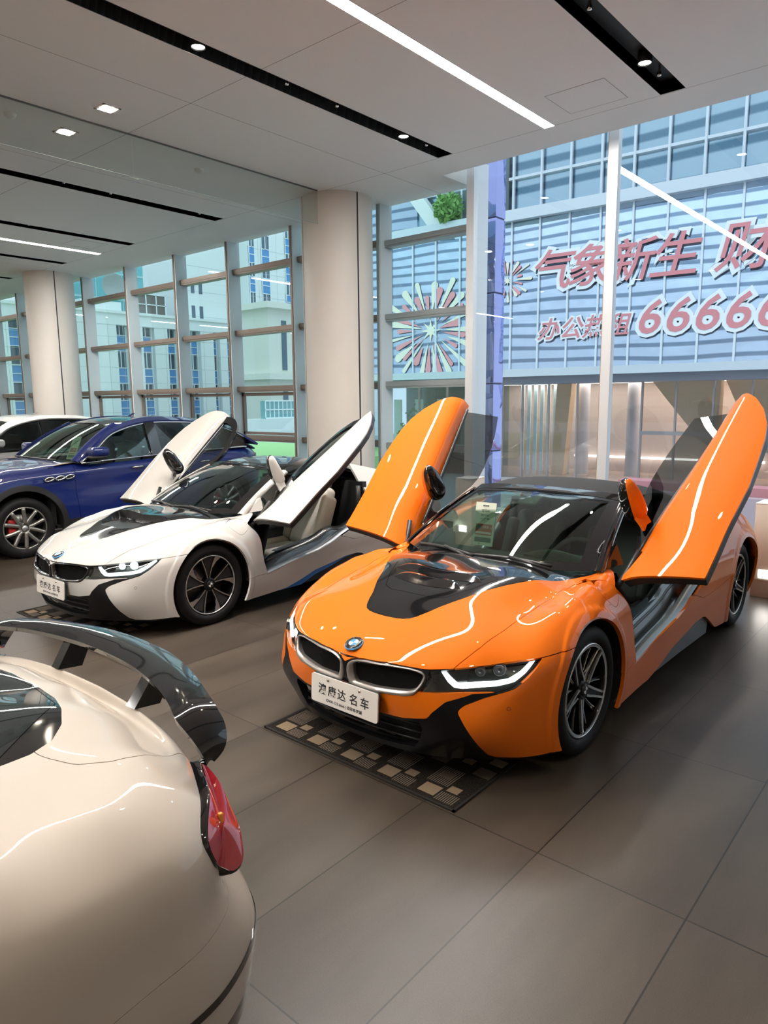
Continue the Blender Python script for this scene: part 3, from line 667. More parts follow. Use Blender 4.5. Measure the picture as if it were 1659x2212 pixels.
for i in range(8): mb = MB(); mb.prism([P30(-.3+i*.36, 2.6, -3), P30(-.12+i*.36, 2.6, -3), P30(-.12+i*.36, -1.9, -3), P30(-.3+i*.36, -1.9, -3)], (0, .08, 0)); lob(mb, 'partition_slat', Mcur)
for s in (2.2, 4.7): mb = MB(); c = P30(s+.8, 0, -3.2); mb.lathe([(.32, -1.9), (.32, 2.65)], 'z', 20, (c[0], c[1], 0)); lob(mb, 'round_pillar', mat('lobby pillar', (.62, .60, .60), .4))
Mlm = mat('lobby mullion', (.42, .38, .40), .4, .3)
for s in (-8.2, -6.4, -4.6, -2.9, -1.0, .24, 1.3, 2.62, 4.0, 5.5, 6.86, 8.25, 9.7, 11.1, 12.5):
    a = P30(s, -1.9, .2); b = P30(s, 2.6, .2); w = np.array([.035, 0, 0]); mb = MB(); mb.prism([a-w, a+w, b+w, b-w], (0, .12, 0)); lob(mb, 'mullion', Mlm)
mb = MB(); a, b = P30(6.9, .38, .2), P30(14, .38, .2); u = np.array([0, 0, .08]); mb.prism([a-u, b-u, b+u, a+u], (0, .1, 0)); lob(mb, 'door_header', Mlm)
mb = MB(); mb.slab([[P30(s, z, .1) for z in (-1.9, 2.6)] for s in (-9, 0, 20)], .012); lob(mb, 'lobby_glass', glass('lobby glass', (.90, .92, .96), .8))
mb = MB(); mb.slab([[P30(s, z, -5) for z in (-1.9, 2.8)] for s in (-9, -6, -2)], .1); lob(mb, 'left_wall', mat('lobby dark wall', (.22, .24, .24), .5))
for i in range(5): mb = MB(); s = -8.5+i*1.5; mb.prism([P30(s, 1.9, -3), P30(s+.55, 1.9, -3), P30(s+.55, -1.2, -3), P30(s, -1.2, -3)], (0, .05, 0)); lob(mb, 'lit_panel', mat('pale lit panel', (.72, .84, .78), .5))
# mirrored pillar just outside the glass
Mm = bpy.data.materials.new('blue mirror cladding'); Mm.use_nodes = True; _b = Mm.node_tree.nodes['Principled BSDF']; _b.inputs['Base Color'].default_value = (.38, .42, .80, 1); _b.inputs['Metallic'].default_value = .85; _b.inputs['Roughness'].default_value = .05
_nz = Mm.node_tree.nodes.new('ShaderNodeTexNoise'); _nz.inputs['Scale'].default_value = 1.1; _bp = Mm.node_tree.nodes.new('ShaderNodeBump'); _bp.inputs['Strength'].default_value = .5; _bp.inputs['Distance'].default_value = .12
_t = Mm.node_tree.nodes.new('ShaderNodeTexCoord'); Mm.node_tree.links.new(_t.outputs['Object'], _nz.inputs['Vector']); Mm.node_tree.links.new(_nz.outputs[0], _bp.inputs['Height']); Mm.node_tree.links.new(_bp.outputs[0], _b.inputs['Normal'])
o = empty('mirrored_pillar', (-6.52, 10.35, -1.5), 0, 'blue mirror-clad pillar outside the glass beside the white mullion', 'pillar')
MB().box((-.16, -.13, 0), (.16, .13, 9.5)).build('core', mat('pillar joint', (.05, .06, .12), .5), o)
for z0, z1 in ((0, 1.05), (1.07, 2.50), (2.52, 3.62), (3.64, 5.08), (5.10, 6.25), (6.27, 7.8), (7.82, 9.5)): MB().box((-.175, -.15, z0), (.175, .15, z1), .012).build('mirror_panel', Mm, o)
# lawn, planting and red kerb
box('floor_lawn', (-60, 9.5, -2.2), (-22, 30, -.75), mat('lawn', (.36, .62, .24), .9, bump=(40, .5, .05), noise=(14, (.46, .70, .30))), kind='structure')
o = empty('red_kerb', (-3.6, 17.5, -1.9), 0, 'low pinkish red kerb wall outside at the right edge', 'kerb')
MB().box((-3.4, -.3, 0), (7, .3, 1.75)).build('wall', mat('red stone', (.62, .26, .28), .6), o); MB().box((-3.6, -.6, 0), (7.2, .6, 1.55)).build('plinth', mat('grey pink stone', (.55, .42, .46), .6), o)
def bush(loc, r, seed, lb, name='bush', n=420, leaf=.16):
    rnd = random.Random(seed); o = empty(name, loc, 0, lb, 'plant'); mb = MB()
    for i in range(n):
        v = Vector((rnd.gauss(0, 1), rnd.gauss(0, 1), rnd.gauss(0, .8))).normalized()*r*rnd.uniform(.55, 1.0); v.z += r
        u = Vector((rnd.gauss(0, 1), rnd.gauss(0, 1), rnd.gauss(0, 1))).normalized(); w = u.orthogonal().normalized()*leaf*.5; u = u*leaf
        mb.add([v-u, v+w, v+u, v-w], [(0, 1, 2, 3)])
    mb.build('foliage', mat('leaves', (.20, .42, .10), .7), o); MB().tube([(0, 0, -.3), (0, 0, r)], [.06, .03], 6).build('stem', mat('bark', (.16, .11, .07), .8), o)
bush((-21.1, 29.6, 10.35), .75, 2, 'small round green tree on the tower ledge beside the diagonal fin', 'potted_tree')
bush((-24.8, 33, -1.9), 1.9, 5, 'green bushes seen through the lobby glass behind the orange door', 'bush')
# the white building across the street, with blue window strips
M_stone = mat('pale stone cladding', (.80, .84, .84), .6); M_bluegl = mat('blue spandrel', (.10, .30, .62), .25); M_darkgl = mat('window glazing dark', (.10, .15, .21), .12); M_wf = mat('white window frame', (.85, .90, .92), .5)
XB = -65.
bl = empty('stone_office_building', (XB-6, 45, -3), 0, 'pale stone office building with blue vertical window strips across the street', 'building')
def bpart(m, name, mt, par=None): 
    q = m.build(name, mt, par or bl); 
    if par is None: q.location = tuple(-np.array(bl.location))
    return q
m = MB()
solid = [(12, 26.3), (28.4, 36.26), (37.55, 39.05), (40.35, 41.85), (43.1, 44.58), (45.85, 47.5), (48.35, 49.3), (50.25, 52.39)]
m.box((XB-10, 8, -3), (XB-1.0, 52.4, 10.1)); bpart(m, 'core', M_darkgl)
m = MB(); prev = 8
for a, b in ((26.3, 28.4), (36.26, 37.55), (39.05, 40.35), (41.85, 43.1), (44.58, 45.85), (47.5, 48.35), (49.3, 50.25)): m.box((XB-1.2, prev, -3), (XB, a, 10.1)); prev = b
m.box((XB-1.2, prev, -3), (XB, 52.4, 10.1)); m.box((XB-1.3, 8, 9.3), (XB+.05, 52.4, 10.35)); bpart(m, 'wall', M_stone)
m = MB(); m.box((XB-1.25, 8, 10.35), (XB+.25, 52.4, 10.6)); bpart(m, 'parapet', M_stone)
m = MB()
for z in np.arange(-2, 10, 1.45): m.box((XB, 8, z), (XB+.012, 52.4, z+.03))
for y in np.arange(9, 52, 1.55): m.box((XB, y, -3), (XB+.012, y+.03, 9.3))
bpart(m, 'cladding_joint', mat('cladding joint', (.50, .56, .57), .7))
def strips(cols, z0, z1, x):
    for a, b in cols:
        m = MB(); z = z0; k = 0
        f = empty('x') if 0 else None
        g = MB(); fr = MB()
        while z < z1:
            g.box((x-.62, a, z), (x-.5, b, z+1.55)); z += 3.15
        p = bpart(g, 'spandrel', M_bluegl)
        z = z0
        while z < z1:
            for zz in (z, z+1.5, z+.75): fr.box((x-.5, a, zz), (x-.42, b, zz+.07))
            fr.box((x-.5, (a+b)/2-.04, z+1.55), (x-.42, (a+b)/2+.04, z+3.15)); z += 3.15
        fr.box((x-.5, a, z0), (x-.40, a+.07, z1)); fr.box((x-.5, b-.07, z0), (x-.40, b, z1))
        q = bpart(fr, 'window_frame', M_wf)
strips(((26.3, 28.4), (36.26, 37.55), (39.05, 40.35), (41.85, 43.1), (44.58, 45.85), (47.5, 48.35), (49.3, 50.25)), -2.6, 9.2, XB-.2)
# taller tower block behind on the right
m = MB(); m.box((XB-9, 52.4, -3), (XB+.25, 75, 36)); m.box((XB-9, 44.9, 9.5), (XB-1.4, 52.4, 36)); bpart(m, 'tower_block', M_stone)
def tstrip(a, b, z0, z1):
    g = MB(); fr = MB(); d = MB(); x = XB+.26; z = z0
    d.box((x-.05, a, z0), (x, b, z1)); bpart(d, 'strip_glazing', M_darkgl)
    while z < z1: g.box((x, a, z), (x+.03, b, z+1.7)); [fr.box((x, a, zz), (x+.08, b, zz+.08)) for zz in (z, z+1.7, z+.9)]; fr.box((x, (a+b)/2-.04, z+1.7), (x+.08, (a+b)/2+.04, z+3.2)); z += 3.2
    fr.box((x, a, z0), (x+.1, a+.08, z1)); fr.box((x, b-.08, z0), (x+.1, b, z1)); bpart(g, 'spandrel', M_bluegl); bpart(fr, 'window_frame', M_wf)
for a, b, z0 in ((52.5, 53.38, -2), (54.32, 55.56, -2), (57.9, 59.0, 12.5), (60.9, 62, 5)): tstrip(a, b, z0, 35.5)
for z in (10.6, 13.4, 19.2, 22.4, 26):
    for y in (45.9, 46.9): m = MB(); m.box((XB-1.42, y, z), (XB-1.36, y+.42, z+1.5)); w = bpart(m, 'slot_window', M_darkgl)
m = MB()
for z in np.arange(-2, 35, 2.6): m.box((XB+.25, 52.4, z), (XB+.262, 75, z+.035)); m.box((XB-1.4, 44.9, max(z, 10.4)), (XB-1.388, 52.4, max(z, 10.4)+.035))
for y in np.arange(53.9, 75, 1.35): m.box((XB+.25, y, -3), (XB+.262, y+.03, 36))
bpart(m, 'tower_joint', mat('cladding joint', (.50, .56, .57), .7))
# rooftop plant: louvred cooling unit and dish
m = MB(); m.box((XB-2.2, 39.0, 10.6), (XB-1.0, 42.4, 12.6)); u = bpart(m, 'cooling_unit', mat('cooler louvre', (.16, .14, .13), .6))
m = MB()
for y in (39.0, 40.15, 41.3, 42.35): m.box((XB-1.0, y, 10.6), (XB-.9, y+.09, 12.65))
for z in (10.6, 11.6, 12.6): m.box((XB-1.0, 39.0, z), (XB-.9, 42.44, z+.08))
bpart(m, 'cooler_frame', M_wf)
m = MB(); m.box((XB-3, 33.5, 10.6), (XB-1.2, 37.6, 11.6)); bpart(m, 'roof_box', M_stone)
m = MB(); m.lathe([(0, 0), (.5, .08), (.95, .32), (1.25, .7)], 'x', 24, (XB-3.0, 37.6, 13.3)); bpart(m, 'roof_dish', mat('grey dish', (.45, .47, .47), .5))
m = MB(); m.box((XB-2, 31.2, 10.6), (XB-1.7, 31.5, 13.2)); bpart(m, 'vent_pipe', M_wf)
# teal glass tower far behind, and the stone pavilion with balconies
o = empty('teal_tower', (-88, 52, -3), 0, 'distant teal glass tower rising behind the pale stone building', 'building')
MB().box((-6, -9, 0), (0, 3, 46)).build('body', mat('teal glazing', (.22, .62, .66), .15, .4), o)
m = MB()
for z in np.arange(2, 46, 3.2): m.box((0, -9, z), (.08, 3, z+.25))
for y in np.arange(-9, 3, 1.8): m.box((0, y, 0), (.06, y+.12, 46))
m.build('glazing_bar', mat('teal bar', (.50, .78, .80), .4), o)
o = empty('stone_pavilion', (-52, 45.6, -3), 0, 'cream stone pavilion with balcony ledges seen beside the near column', 'building')
MB().box((-5, -1.4, 0), (0, 6, 14.0)).build('body', mat('cream stone', (.74, .74, .68), .7), o)
for z in (6.9, 13.4): m = MB(); m.box((-5.2, -2.0, z), (.7, 6.2, z+.55)); m.build('ledge', mat('cream stone', (.74, .74, .68), .7), o)
for y in (.2, 3.8): m = MB(); m.box((-.02, y, 7.8), (.06, y+.6, 12.4)); m.build('window', M_darkgl, o); m = MB(); m.box((-.02, y, 2.0), (.06, y+.6, 6.2)); m.build('window', M_darkgl, o)
o = empty('glass_annex', (-47, 39.3, -3), 0, 'low white framed glass annex above the lawn at the foot of the stone pavilion', 'annex')
MB().box((-.6, 0, 3.4), (0, 4.4, 4.9)).build('glazing', mat('annex glass', (.20, .42, .46), .2), o)
m = MB()
for y in np.arange(0, 4.5, .48): m.box((0, y, 3.4), (.06, y+.07, 4.9))
for z in (3.4, 4.1, 4.85): m.box((0, 0, z), (.07, 4.45, z+.10))
m.build('frame', M_wf, o); MB().box((-.5, -2.4, 0), (.3, 5.0, 3.4)).build('parapet', M_stone, o)
# ---------------------------------------------------------------- winged-door coupe
SCOOP = [(-1, -.6085), (0.0104, -.6083), (.075, -.6055), (.1182, -.5982), (.1518, -.5823), (.1769, -.5551), (.2089, -.4966), (.2375, -.4323), (.3071, -.3171), (.3721, -.1809), (.442, -.0652), (.5263, .0929), (.605, .28), (.69, .47), (.72, .60), (-1, .60)]
KID_OUT = [(.0196,.562),(.0602,.5875),(.1055,.5964),(.1991,.6018),(.3013,.6031),(.3957,.5988),(.4333,.5907),(.4515,.574),(.4502,.5546),(.434,.5175),(.4097,.4865),(.3822,.4724),(.3178,.4643),(.2084,.4562),(.0842,.4459),(.0441,.4449),(.0255,.4606),(.0148,.4889),(.0118,.5347)]
KID_IN = [(.0519,.5572),(.0825,.5774),(.1482,.5836),(.3059,.5891),(.3999,.5848),(.4291,.5735),(.4246,.5515),(.4072,.5181),(.3669,.5002),(.318,.4944),(.2107,.487),(.1206,.4844),(.0748,.4796),(.06,.5013),(.0529,.5349)]
HOODEDGE = [(-.2,.5662),(.0043,.5662),(.0148,.5765),(.0261,.5857),(.0433,.5918),(.0898,.6011),(.1984,.6093),(.2796,.6069),(.3562,.6032),(.3782,.6045),(.4679,.6147),(.6307,.6319),(.7319,.6414),(.824,.6472),(.921,.6544),(1.033,.660),(1.6,.664)]
HEADLIGHT = [(.3736,.5975),(.468,.6129),(.6306,.6301),(.7316,.6396),(.8215,.6445),(.801,.621),(.754,.5757),(.6977,.5347),(.6283,.5117),(.6216,.520),(.493,.515),(.403,.5038),(.3417,.5013),(.3625,.529)]
DRL = [(.4161,.5988),(.4266,.5843),(.4466,.5539),(.4702,.5309),(.5016,.5266),(.6286,.5378),(.6985,.5556),(.7447,.5872),(.80,.638),(.7784,.6376),(.7258,.5986),(.6757,.5714),(.6196,.5609),(.4828,.5531),(.4592,.5761),(.4368,.6003)]
PANEL = [(.4883,.4345),(.5123,.4583),(.5829,.4914),(.6977,.5320),(.7541,.5735),(.8009,.619),(.8240,.6472),(.921,.656),(1.3,.68),(1.3,.05),(1.02,.13),(.8919,.163),(.8156,.1595),(.7358,.1595),(.6359,.1648),(.601,.184),(.5627,.252),(.5095,.3677),(.4887,.4177)]
CENTRE = [(-.3,.70),(.3417,.60),(.3625,.529),(.3417,.5013),(.403,.5038),(.493,.515),(.6216,.519),(.6240,.5150),(.5344,.5053),(.4419,.4672),(.3911,.406),(.373,.3734),(.2733,.349),(.0,.336),(-.3,.336)]
INTAKE = [(-.3,.325),(.0,.325),(.26,.335),(.340,.345),(.352,.318),(.338,.247),(.312,.195),(.20,.185),(0,.183),(-.3,.183)]
GAP = [(.5567,-.7528),(.6127,-.6051),(.6287,-.4195),(.6471,-.203),(.6649,.1449),(.690,.40),(.7009,.639)]
SILLTOP = [(.30,.325),(.3829,.326),(.6022,.3385),(.9499,.4005),(1.2572,.4406),(1.4302,.486),(1.5428,.5349)]
RJOINT = [(1.62,.515),(1.7582,.4704),(2.0113,.4728),(2.3511,.5084),(3.2,.52),(4,.52)]
RLOW = [(.30,.13),(.42,.135),(.60,.137),(.8326,.1477),(1.02,.195),(1.2042,.2505),(1.443,.2828),(1.6311,.3145),(1.8051,.3169),(1.8712,.3033),(2.0011,.2322),(2.1136,.1642),(2.17,.15),(2.45,.12),(4,.12)]
DOOR = [(.70,1.3),(.69,.905),(.62,.872),(.52,.835),(.462,.80),(.490,.762),(.5189,.7282),(.5468,.6824),(.5607,.6208),(.562,.5624),(.5672,.4536),(.6022,.3385),(.9499,.4005),(1.2572,.4406),(1.4302,.486),(1.5428,.5349),(1.5968,.53),(1.7256,.5748),(1.8163,.626),(1.95,.74),(2.05,.87),(2.08,1.0),(2.08,1.3)]
DOOR_SKIN = [(.70,1.3),(.69,.905),(.62,.872),(.53,.838),(.470,.812),(.466,.79),(.500,.68),(.548,.52),(.6022,.3385),(.9499,.4005),(1.2572,.4406),(1.45,.488),(1.62,.535),(1.754,.59),(1.88,.675),(1.98,.775),(2.045,.87),(2.075,.96),(2.08,1.3)]
FLAP = [(.2463,.8393),(.2954,.846),(.4011,.846),(.432,.8392),(.4432,.8311),(.4518,.7934),(.4511,.7697),(.4386,.7509),(.3833,.7257),(.3462,.721),(.3233,.7317),(.2713,.7773),(.2369,.8196)]
GLASSHOLE = [(-1,.30),(0,.30),(.2,.305),(.4,.335),(.55,.405),(.66,.49),(.712,.62),(.725,1.0),(.74,1.5),(.74,2.0),(.70,2.5),(.55,2.9),(0,3.0),(-1,3.0)]
def rot_vec(rv):
    rv = np.array(rv, float); th = np.linalg.norm(rv); k = rv/th; K = np.array([[0, -k[2], k[1]], [k[2], 0, -k[0]], [-k[1], k[0], 0]])
    return np.eye(3)+math.sin(th)*K+(1-math.cos(th))*K@K
def Aof(V): return np.arctan2(np.abs(V[:, 0]), .35-V[:, 1])
def build_panels():
    S, H = i8_surface(440, 46, 64)
    V = S.V
    # raised wheel-arch lips and the shallow fender crease
    for y0, r0 in ((0, .392), (2.8, .402)):
        r = np.hypot(V[:, 1]-y0, V[:, 2]-.346); k = np.clip((r0+.055-r)/.012, 0, 1); k = k*k*(3-2*k); k *= (V[:, 0] > .6)
        V += S.N*(.008*k)[:, None]
    S = Sheet(V, S.T); c = np.abs(S.V[:, 0]) < 1e-6; S.N[c, 0] = 0; S.N /= np.maximum(np.linalg.norm(S.N, axis=1, keepdims=True), 1e-9)
    out = {}
    arch = lambda y0, r0: (lambda V: np.where(V[:, 0] > .62, np.hypot(V[:, 1]-y0, V[:, 2]-.346)-r0, 1.))
    S = S.clip(arch(0, .392)).clip(arch(2.8, .402))
    S = S.clip(lambda V: np.where(V[:, 2] > .7, -poly_sdf(V[:, :2], GLASSHOLE), 1.))
    d = lambda V: np.where(V[:, 1] > 0, 1., line_dist(np.c_[Aof(V), V[:, 2]], HOODEDGE))
    top, fas = S.gap(d, .0018)
    # ---- front fascia
    Az = lambda V: np.c_[Aof(V), V[:, 2]]
    kid = lambda V: np.where(V[:, 1] < -.55, poly_sdf(V[:, [0, 2]], smooth_poly(KID_OUT, 4)), -1.)
    _, fas = fas.gap(kid, .000)
    hl = lambda V: poly_sdf(Az(V), HEADLIGHT)
    out['headlight'], fas = fas.gap(hl, .001)
    out['panel'], fas = fas.gap(lambda V: poly_sdf(Az(V), PANEL), .001)
    cen = lambda V: np.where(V[:, 2] > .45, np.minimum(poly_sdf(Az(V), CENTRE), np.where(V[:, 1] < -.55, .0+.48-V[:, 2]+0*V[:, 0]+np.interp(V[:, 0], [0, .04, .32, .41, .45, .5], [-.037, -.037, -.010, .005, .05, .2]), 1.)), poly_sdf(Az(V), CENTRE))
    out['centre'], fas = fas.gap(cen, .0008)
    out['intake'], fas = fas.gap(lambda V: poly_sdf(Az(V), INTAKE), .001)
    out['aero'] = fas
    # ---- bonnet, wings
    hood, side = top.gap(lambda V: np.where(V[:, 1] > .72, -1., np.where(V[:, 2] > .55, line_dist(V[:, :2], GAP), -1.)), .0016)
    out['scoop'], out['hood'] = hood.gap(lambda V: poly_sdf(V[:, :2], SCOOP), .0005)
    # ---- sides
    yz = lambda V: V[:, [1, 2]]
    sideonly = lambda V, f: np.where(V[:, 0] > .55, f, -1.)
    out['door'] = side.clip(lambda V: np.where((V[:, 0] > .55), poly_sdf(yz(V), DOOR_SKIN), -1.)-.002)
    side = side.clip(lambda V: -np.where((V[:, 0] > .55), poly_sdf(yz(V), DOOR), -1.)-.002)
    low = lambda V: np.where((V[:, 1] > .2) & (V[:, 0] > .4) & (V[:, 2] < .62), -line_dist(yz(V), SILLTOP+RJOINT), -1.)
    rock, side = side.gap(low, .0013)
    keep = lambda V: line_dist(yz(V), RLOW)
    out['rocker'], under = rock.cut(keep)
    out['blade'] = under.clip(lambda V: np.minimum(2.02-V[:, 1], V[:, 2]-.02-.10*np.clip((V[:, 1]-.9), 0, 9)*.55)) if len(under.T) else under
    side = side.clip(lambda V: np.where((V[:, 1] < 2.3) & (V[:, 1] > .2) & (V[:, 2] < .3), -1., 1.)) if False else side
    flap = lambda V: np.where((V[:, 0] > .6) & (V[:, 1] < .7), poly_sdf(yz(V), FLAP), -1.)
    out['flap'], side = side.gap(flap, .0011)
    out['rear'], out['fender'] = side.cut(lambda V: V[:, 1]-1.2)
    out['H'] = H
    return out
PAN = build_panels()
DOOR_PIV = np.array([.86, .5, .75])
def door_xf(q):
    R = rot_vec(q[:3]); t = np.array(q[3:6])
    return (lambda P: (np.asarray(P, float)-DOOR_PIV) @ R.T+DOOR_PIV+t), (lambda N: np.asarray(N, float) @ R.T)
def both(s): return s+s.mirror()
def loft_bar(P, prof_w, prof_h, n=None):
    """flat bar swept along P, width along lateral, rounded"""
    mb = MB(); mb.tube(P, prof_w/2, 10); return mb
def seat_parts(root, x0, m1, m2, dark):
    s = empty('seat', (x0, 1.42, .30)); s.parent = root
    mb = MB(); mb.sbox((0, -.10, .02), (.255, .28, .075), .06); 
    mb.build('seat_cushion', m1, s)
    [MB().sbox((q, -.10, .07), (.05, .27, .075), .045).build('seat_bolster', m2, s) for q in (-.235, .235)]
    t = math.radians(22); R = np.array([[1, 0, 0], [0, math.cos(t), math.sin(t)], [0, -math.sin(t), math.cos(t)]])
    mb = MB(); mb.sbox((0, .31, .36), (.22, .075, .32), .06, R); mb.build('seat_back', m1, s)
    [MB().sbox((q, .27, .34), (.05, .095, .26), .045, R).build('back_bolster', m2, s) for q in (-.22, .22)]; MB().sbox((0, .46, .70), (.14, .06, .11), .05, R).build('headrest', m2, s)
    return s
def wheel(root, x, y, R, style, side):
    """side=+1 outer face towards +x"""
    w = empty('wheel', (x*side, y, R)); w.parent = root; w.scale = (side, 1, 1)
    Mt = mat('tyre rubber', (.009, .009, .0095), .6, spec=.25); Mb = mat('black wheel lacquer', (.008, .008, .009), .3, coat=.35, spec=.1); Ms = mat('machined alloy', (.66, .65, .63), .22, .9)
    rr = .256
    prof = [(rr, -.215), (rr+.02, -.225), (rr+.055, -.23), (R-.02, -.222), (R-.006, -.205), (R, -.18), (R, -.12), (R-.004, -.117), (R-.004, -.108), (R, -.105), (R, -.04), (R-.004, -.037), (R-.004, -.028), (R, -.025), (R-.003, -.012), (R-.014, .003), (R-.035, .013), (R-.06, .016), (rr+.018, .010), (rr+.006, .004), (rr, -.006)]
    MB().lathe(prof, 'x', 96).build('tyre', Mt, w)
    MB().lathe([(rr, -.006), (rr-.008, .0), (rr-.012, -.008), (rr-.018, -.04), (rr-.022, -.20), (.13, -.205), (.10, -.15), (0, -.15)], 'x', 96).build('rim', Mb, w)
    MB().lathe([(rr-.001, -.002), (rr-.005, .004), (rr-.0115, .003), (rr-.0125, -.006)], 'x', 96).build('rim_lip', Ms, w)
    MB().lathe([(.185, -.115), (.185, -.095), (.06, -.095), (.06, -.05), (.0, -.05)], 'x', 64).build('brake_disc', mat('brake steel', (.32, .30, .28), .35, .9), w)
    mb = MB(); mb.sbox((-.09, -.14, .06), (.035, .045, .09), .02); mb.build('brake_caliper', mat('brake caliper', (.10, .10, .12), .4), w)
    face = lambda r: -.030+.022*(r/rr)**2
    def poly(P, t, m, nm, lift=0.):
        mb = MB(); mb.prism([(face(math.hypot(a, b))+lift, a, b) for a, b in P], (-t, 0, 0)); return mb
    def pol(r, a): return (r*math.sin(a), r*math.cos(a))
    def spoke(a0, r0, a1, r1, w0, w1, t, m, lift=0., bend=0.):
        n = 6; L = []; Rr = []
        for i in range(n+1):
            q = i/n; r = r0+(r1-r0)*q; a = a0+(a1-a0)*q+bend*math.sin(math.pi*q); ww = (w0+(w1-w0)*q)/2; L.append(pol(r, a-ww/r)); Rr.append(pol(r, a+ww/r))
        mb = MB(); G = np.array([[(face(math.hypot(*p))+lift, *p) for p in L], [(face(math.hypot(*p))+lift, *p) for p in Rr]])
        mb.slab(G[::1], t); return mb
    sp = MB(); si = MB(); tex = MB()
    def join(a, b): a.add(b.V, b.F)
    off = {'multi': .10, 'turbine': -.03}[style]
    for k in range(5):
        a = off+2*math.pi*k/5
        if style == 'multi':
            D = math.radians
            join(sp, spoke(a+D(36), .035, a+D(36), rr-.012, .040, .042, .03, Mb))
            for s in (-1, 1):
                L = [(.055, 9), (.085, 19), (.125, 26.5), (.18, 30.5), (rr-.016, 32.5)]
                P2 = spline(np.array([[r_*math.sin(a+s*D(q)), r_*math.cos(a+s*D(q))] for r_, q in L]), 14); T2 = np.gradient(P2, axis=0); T2 /= np.linalg.norm(T2, axis=1, keepdims=True); Nn = np.c_[-T2[:, 1], T2[:, 0]]*.0062
                G = np.array([[(face(math.hypot(*q))+.004, *q) for q in P2+sg_*Nn] for sg_ in ((1, -1) if s > 0 else (-1, 1))]); b = MB(); b.slab(G, .012); join(si, b)
                join(sp, spoke(a+s*D(9), .05, a+s*D(13), rr-.02, .012, .016, .03, Mb, -.014)); join(si, spoke(a+s*D(11.5), .10, a+s*D(15.5), rr-.035, .0035, .005, .006, Ms, -.010))
            n = 14; aa = np.linspace(a-D(33), a+D(33), n); G = np.array([[(face(r)+.004, *pol(r, q)) for q in aa] for r in (rr-.021, rr-.011)]); b = MB(); b.slab(G, .008); join(si, b)
        else:
            for s in (-1, 1):
                join(sp, spoke(a+s*.20, .035, a+s*.27, rr-.012, .016, .030, .03, Mb)); join(si, spoke(a+s*.17, .045, a+s*.30, rr-.012, .010, .009, .010, Ms, .004))
            n = 6; G = np.array([[(face(.07+(rr-.09)*i/n)-.012, *pol(.07+(rr-.09)*i/n, a+q*(.16+.10*i/n))) for i in range(n+1)] for q in np.linspace(-1, 1, 5)]); b = MB(); b.slab(G[::-1], .01); join(tex, b)
            # wedge at the outer end of one spoke
            P = [pol(rr-.012, a+.30), pol(rr-.012, a+.52), pol(.205, a+.415), pol(.14, a+.255)]; join(si, poly(P, .012, Ms, '', .0045))
    hub = MB().lathe([(.062, -.07), (.058, -.022), (.045, -.014), (.0, -.014)], 'x', 40); join(sp, hub)
    if style == 'turbine': tex.build('spoke_infill', mat('perforated black insert', (.016, .016, .017), .5, bump=(180, .8, .004)), w)
    sp.build('spoke', Mb, w); si.build('spoke_edge', Ms, w)
    MB().lathe([(.034, -.016), (.034, -.008), (.031, -.006), (.0, -.005)], 'x', 32).build('hub_cap', mat('hub cap', (.02, .02, .022), .2), w)
    m = MB(); 
    for s in (0, 2): m.prism([(-.0045, 0, 0)]+[(-.0045, .020*math.sin(q), .020*math.cos(q)) for q in np.linspace(s*math.pi/2, (s+1)*math.pi/2, 8)], (-.004, 0, 0))
    m.build('hub_emblem', mat('emblem white', (.85, .86, .87), .3), w)
    for k in range(5):
        q = off+2*math.pi*(k+.5)/5; mb = MB(); mb.lathe([(0, .012), (.007, .010), (.008, -.02)], 'x', 10, (-.035, .050*math.sin(q), .050*math.cos(q))); mb.build('wheel_bolt', mat('bolt steel', (.25, .25, .25), .35, .8), w)
    return w
def roundel(root, c, n, up, r, ring):
    """blue and white quartered roundel badge"""
    n = Vector(n).normalized(); x = Vector(up).cross(n).normalized(); M = frame_matrix(c, x, n.cross(x))
    b = empty('roundel_badge'); b.parent = root; b.matrix_local = M
    MB().lathe([(0, .004), (r*.99, .004), (r*1.08, 0), (r*1.08, -.004)], 'z', 48).build('badge_rim', ring, b)
    MB().lathe([(r*.52, .0065), (r*.97, .0065), (r*1.0, .003)], 'z', 48).build('badge_ring', mat('badge black', (.012, .012, .014), .25), b)
    for k, mm in ((0, mat('badge blue', (.03, .25, .62), .3)), (1, mat('emblem white', (.85, .86, .87), .3))):
        m = MB()
        for s in (k, k+2): m.prism([(0, 0, .0062)]+[(r*.53*math.cos(q), r*.53*math.sin(q), .0062) for q in np.linspace(s*math.pi/2+math.pi/2, (s+1)*math.pi/2+math.pi/2, 10)], (0, 0, .0015))
        m.build('badge_quadrant', mm, b)
    m = MB().lathe([(r*.53, .006), (r*.53, .0085), (r*.575, .0085), (r*.575, .006)], 'z', 40); m.build('badge_inner_ring', M_chrome, b)
    for ch, a in (('B', 38), ('M', 0), ('W', -38)):
        t = math.radians(a); T = Matrix.Translation((-math.sin(t)*r*.77, math.cos(t)*r*.77, .0068)) @ Matrix.Rotation(t, 4, 'Z')
        text_mesh('badge_letter', ch, r*.40, M_chrome, b, T, .0006)
    return b
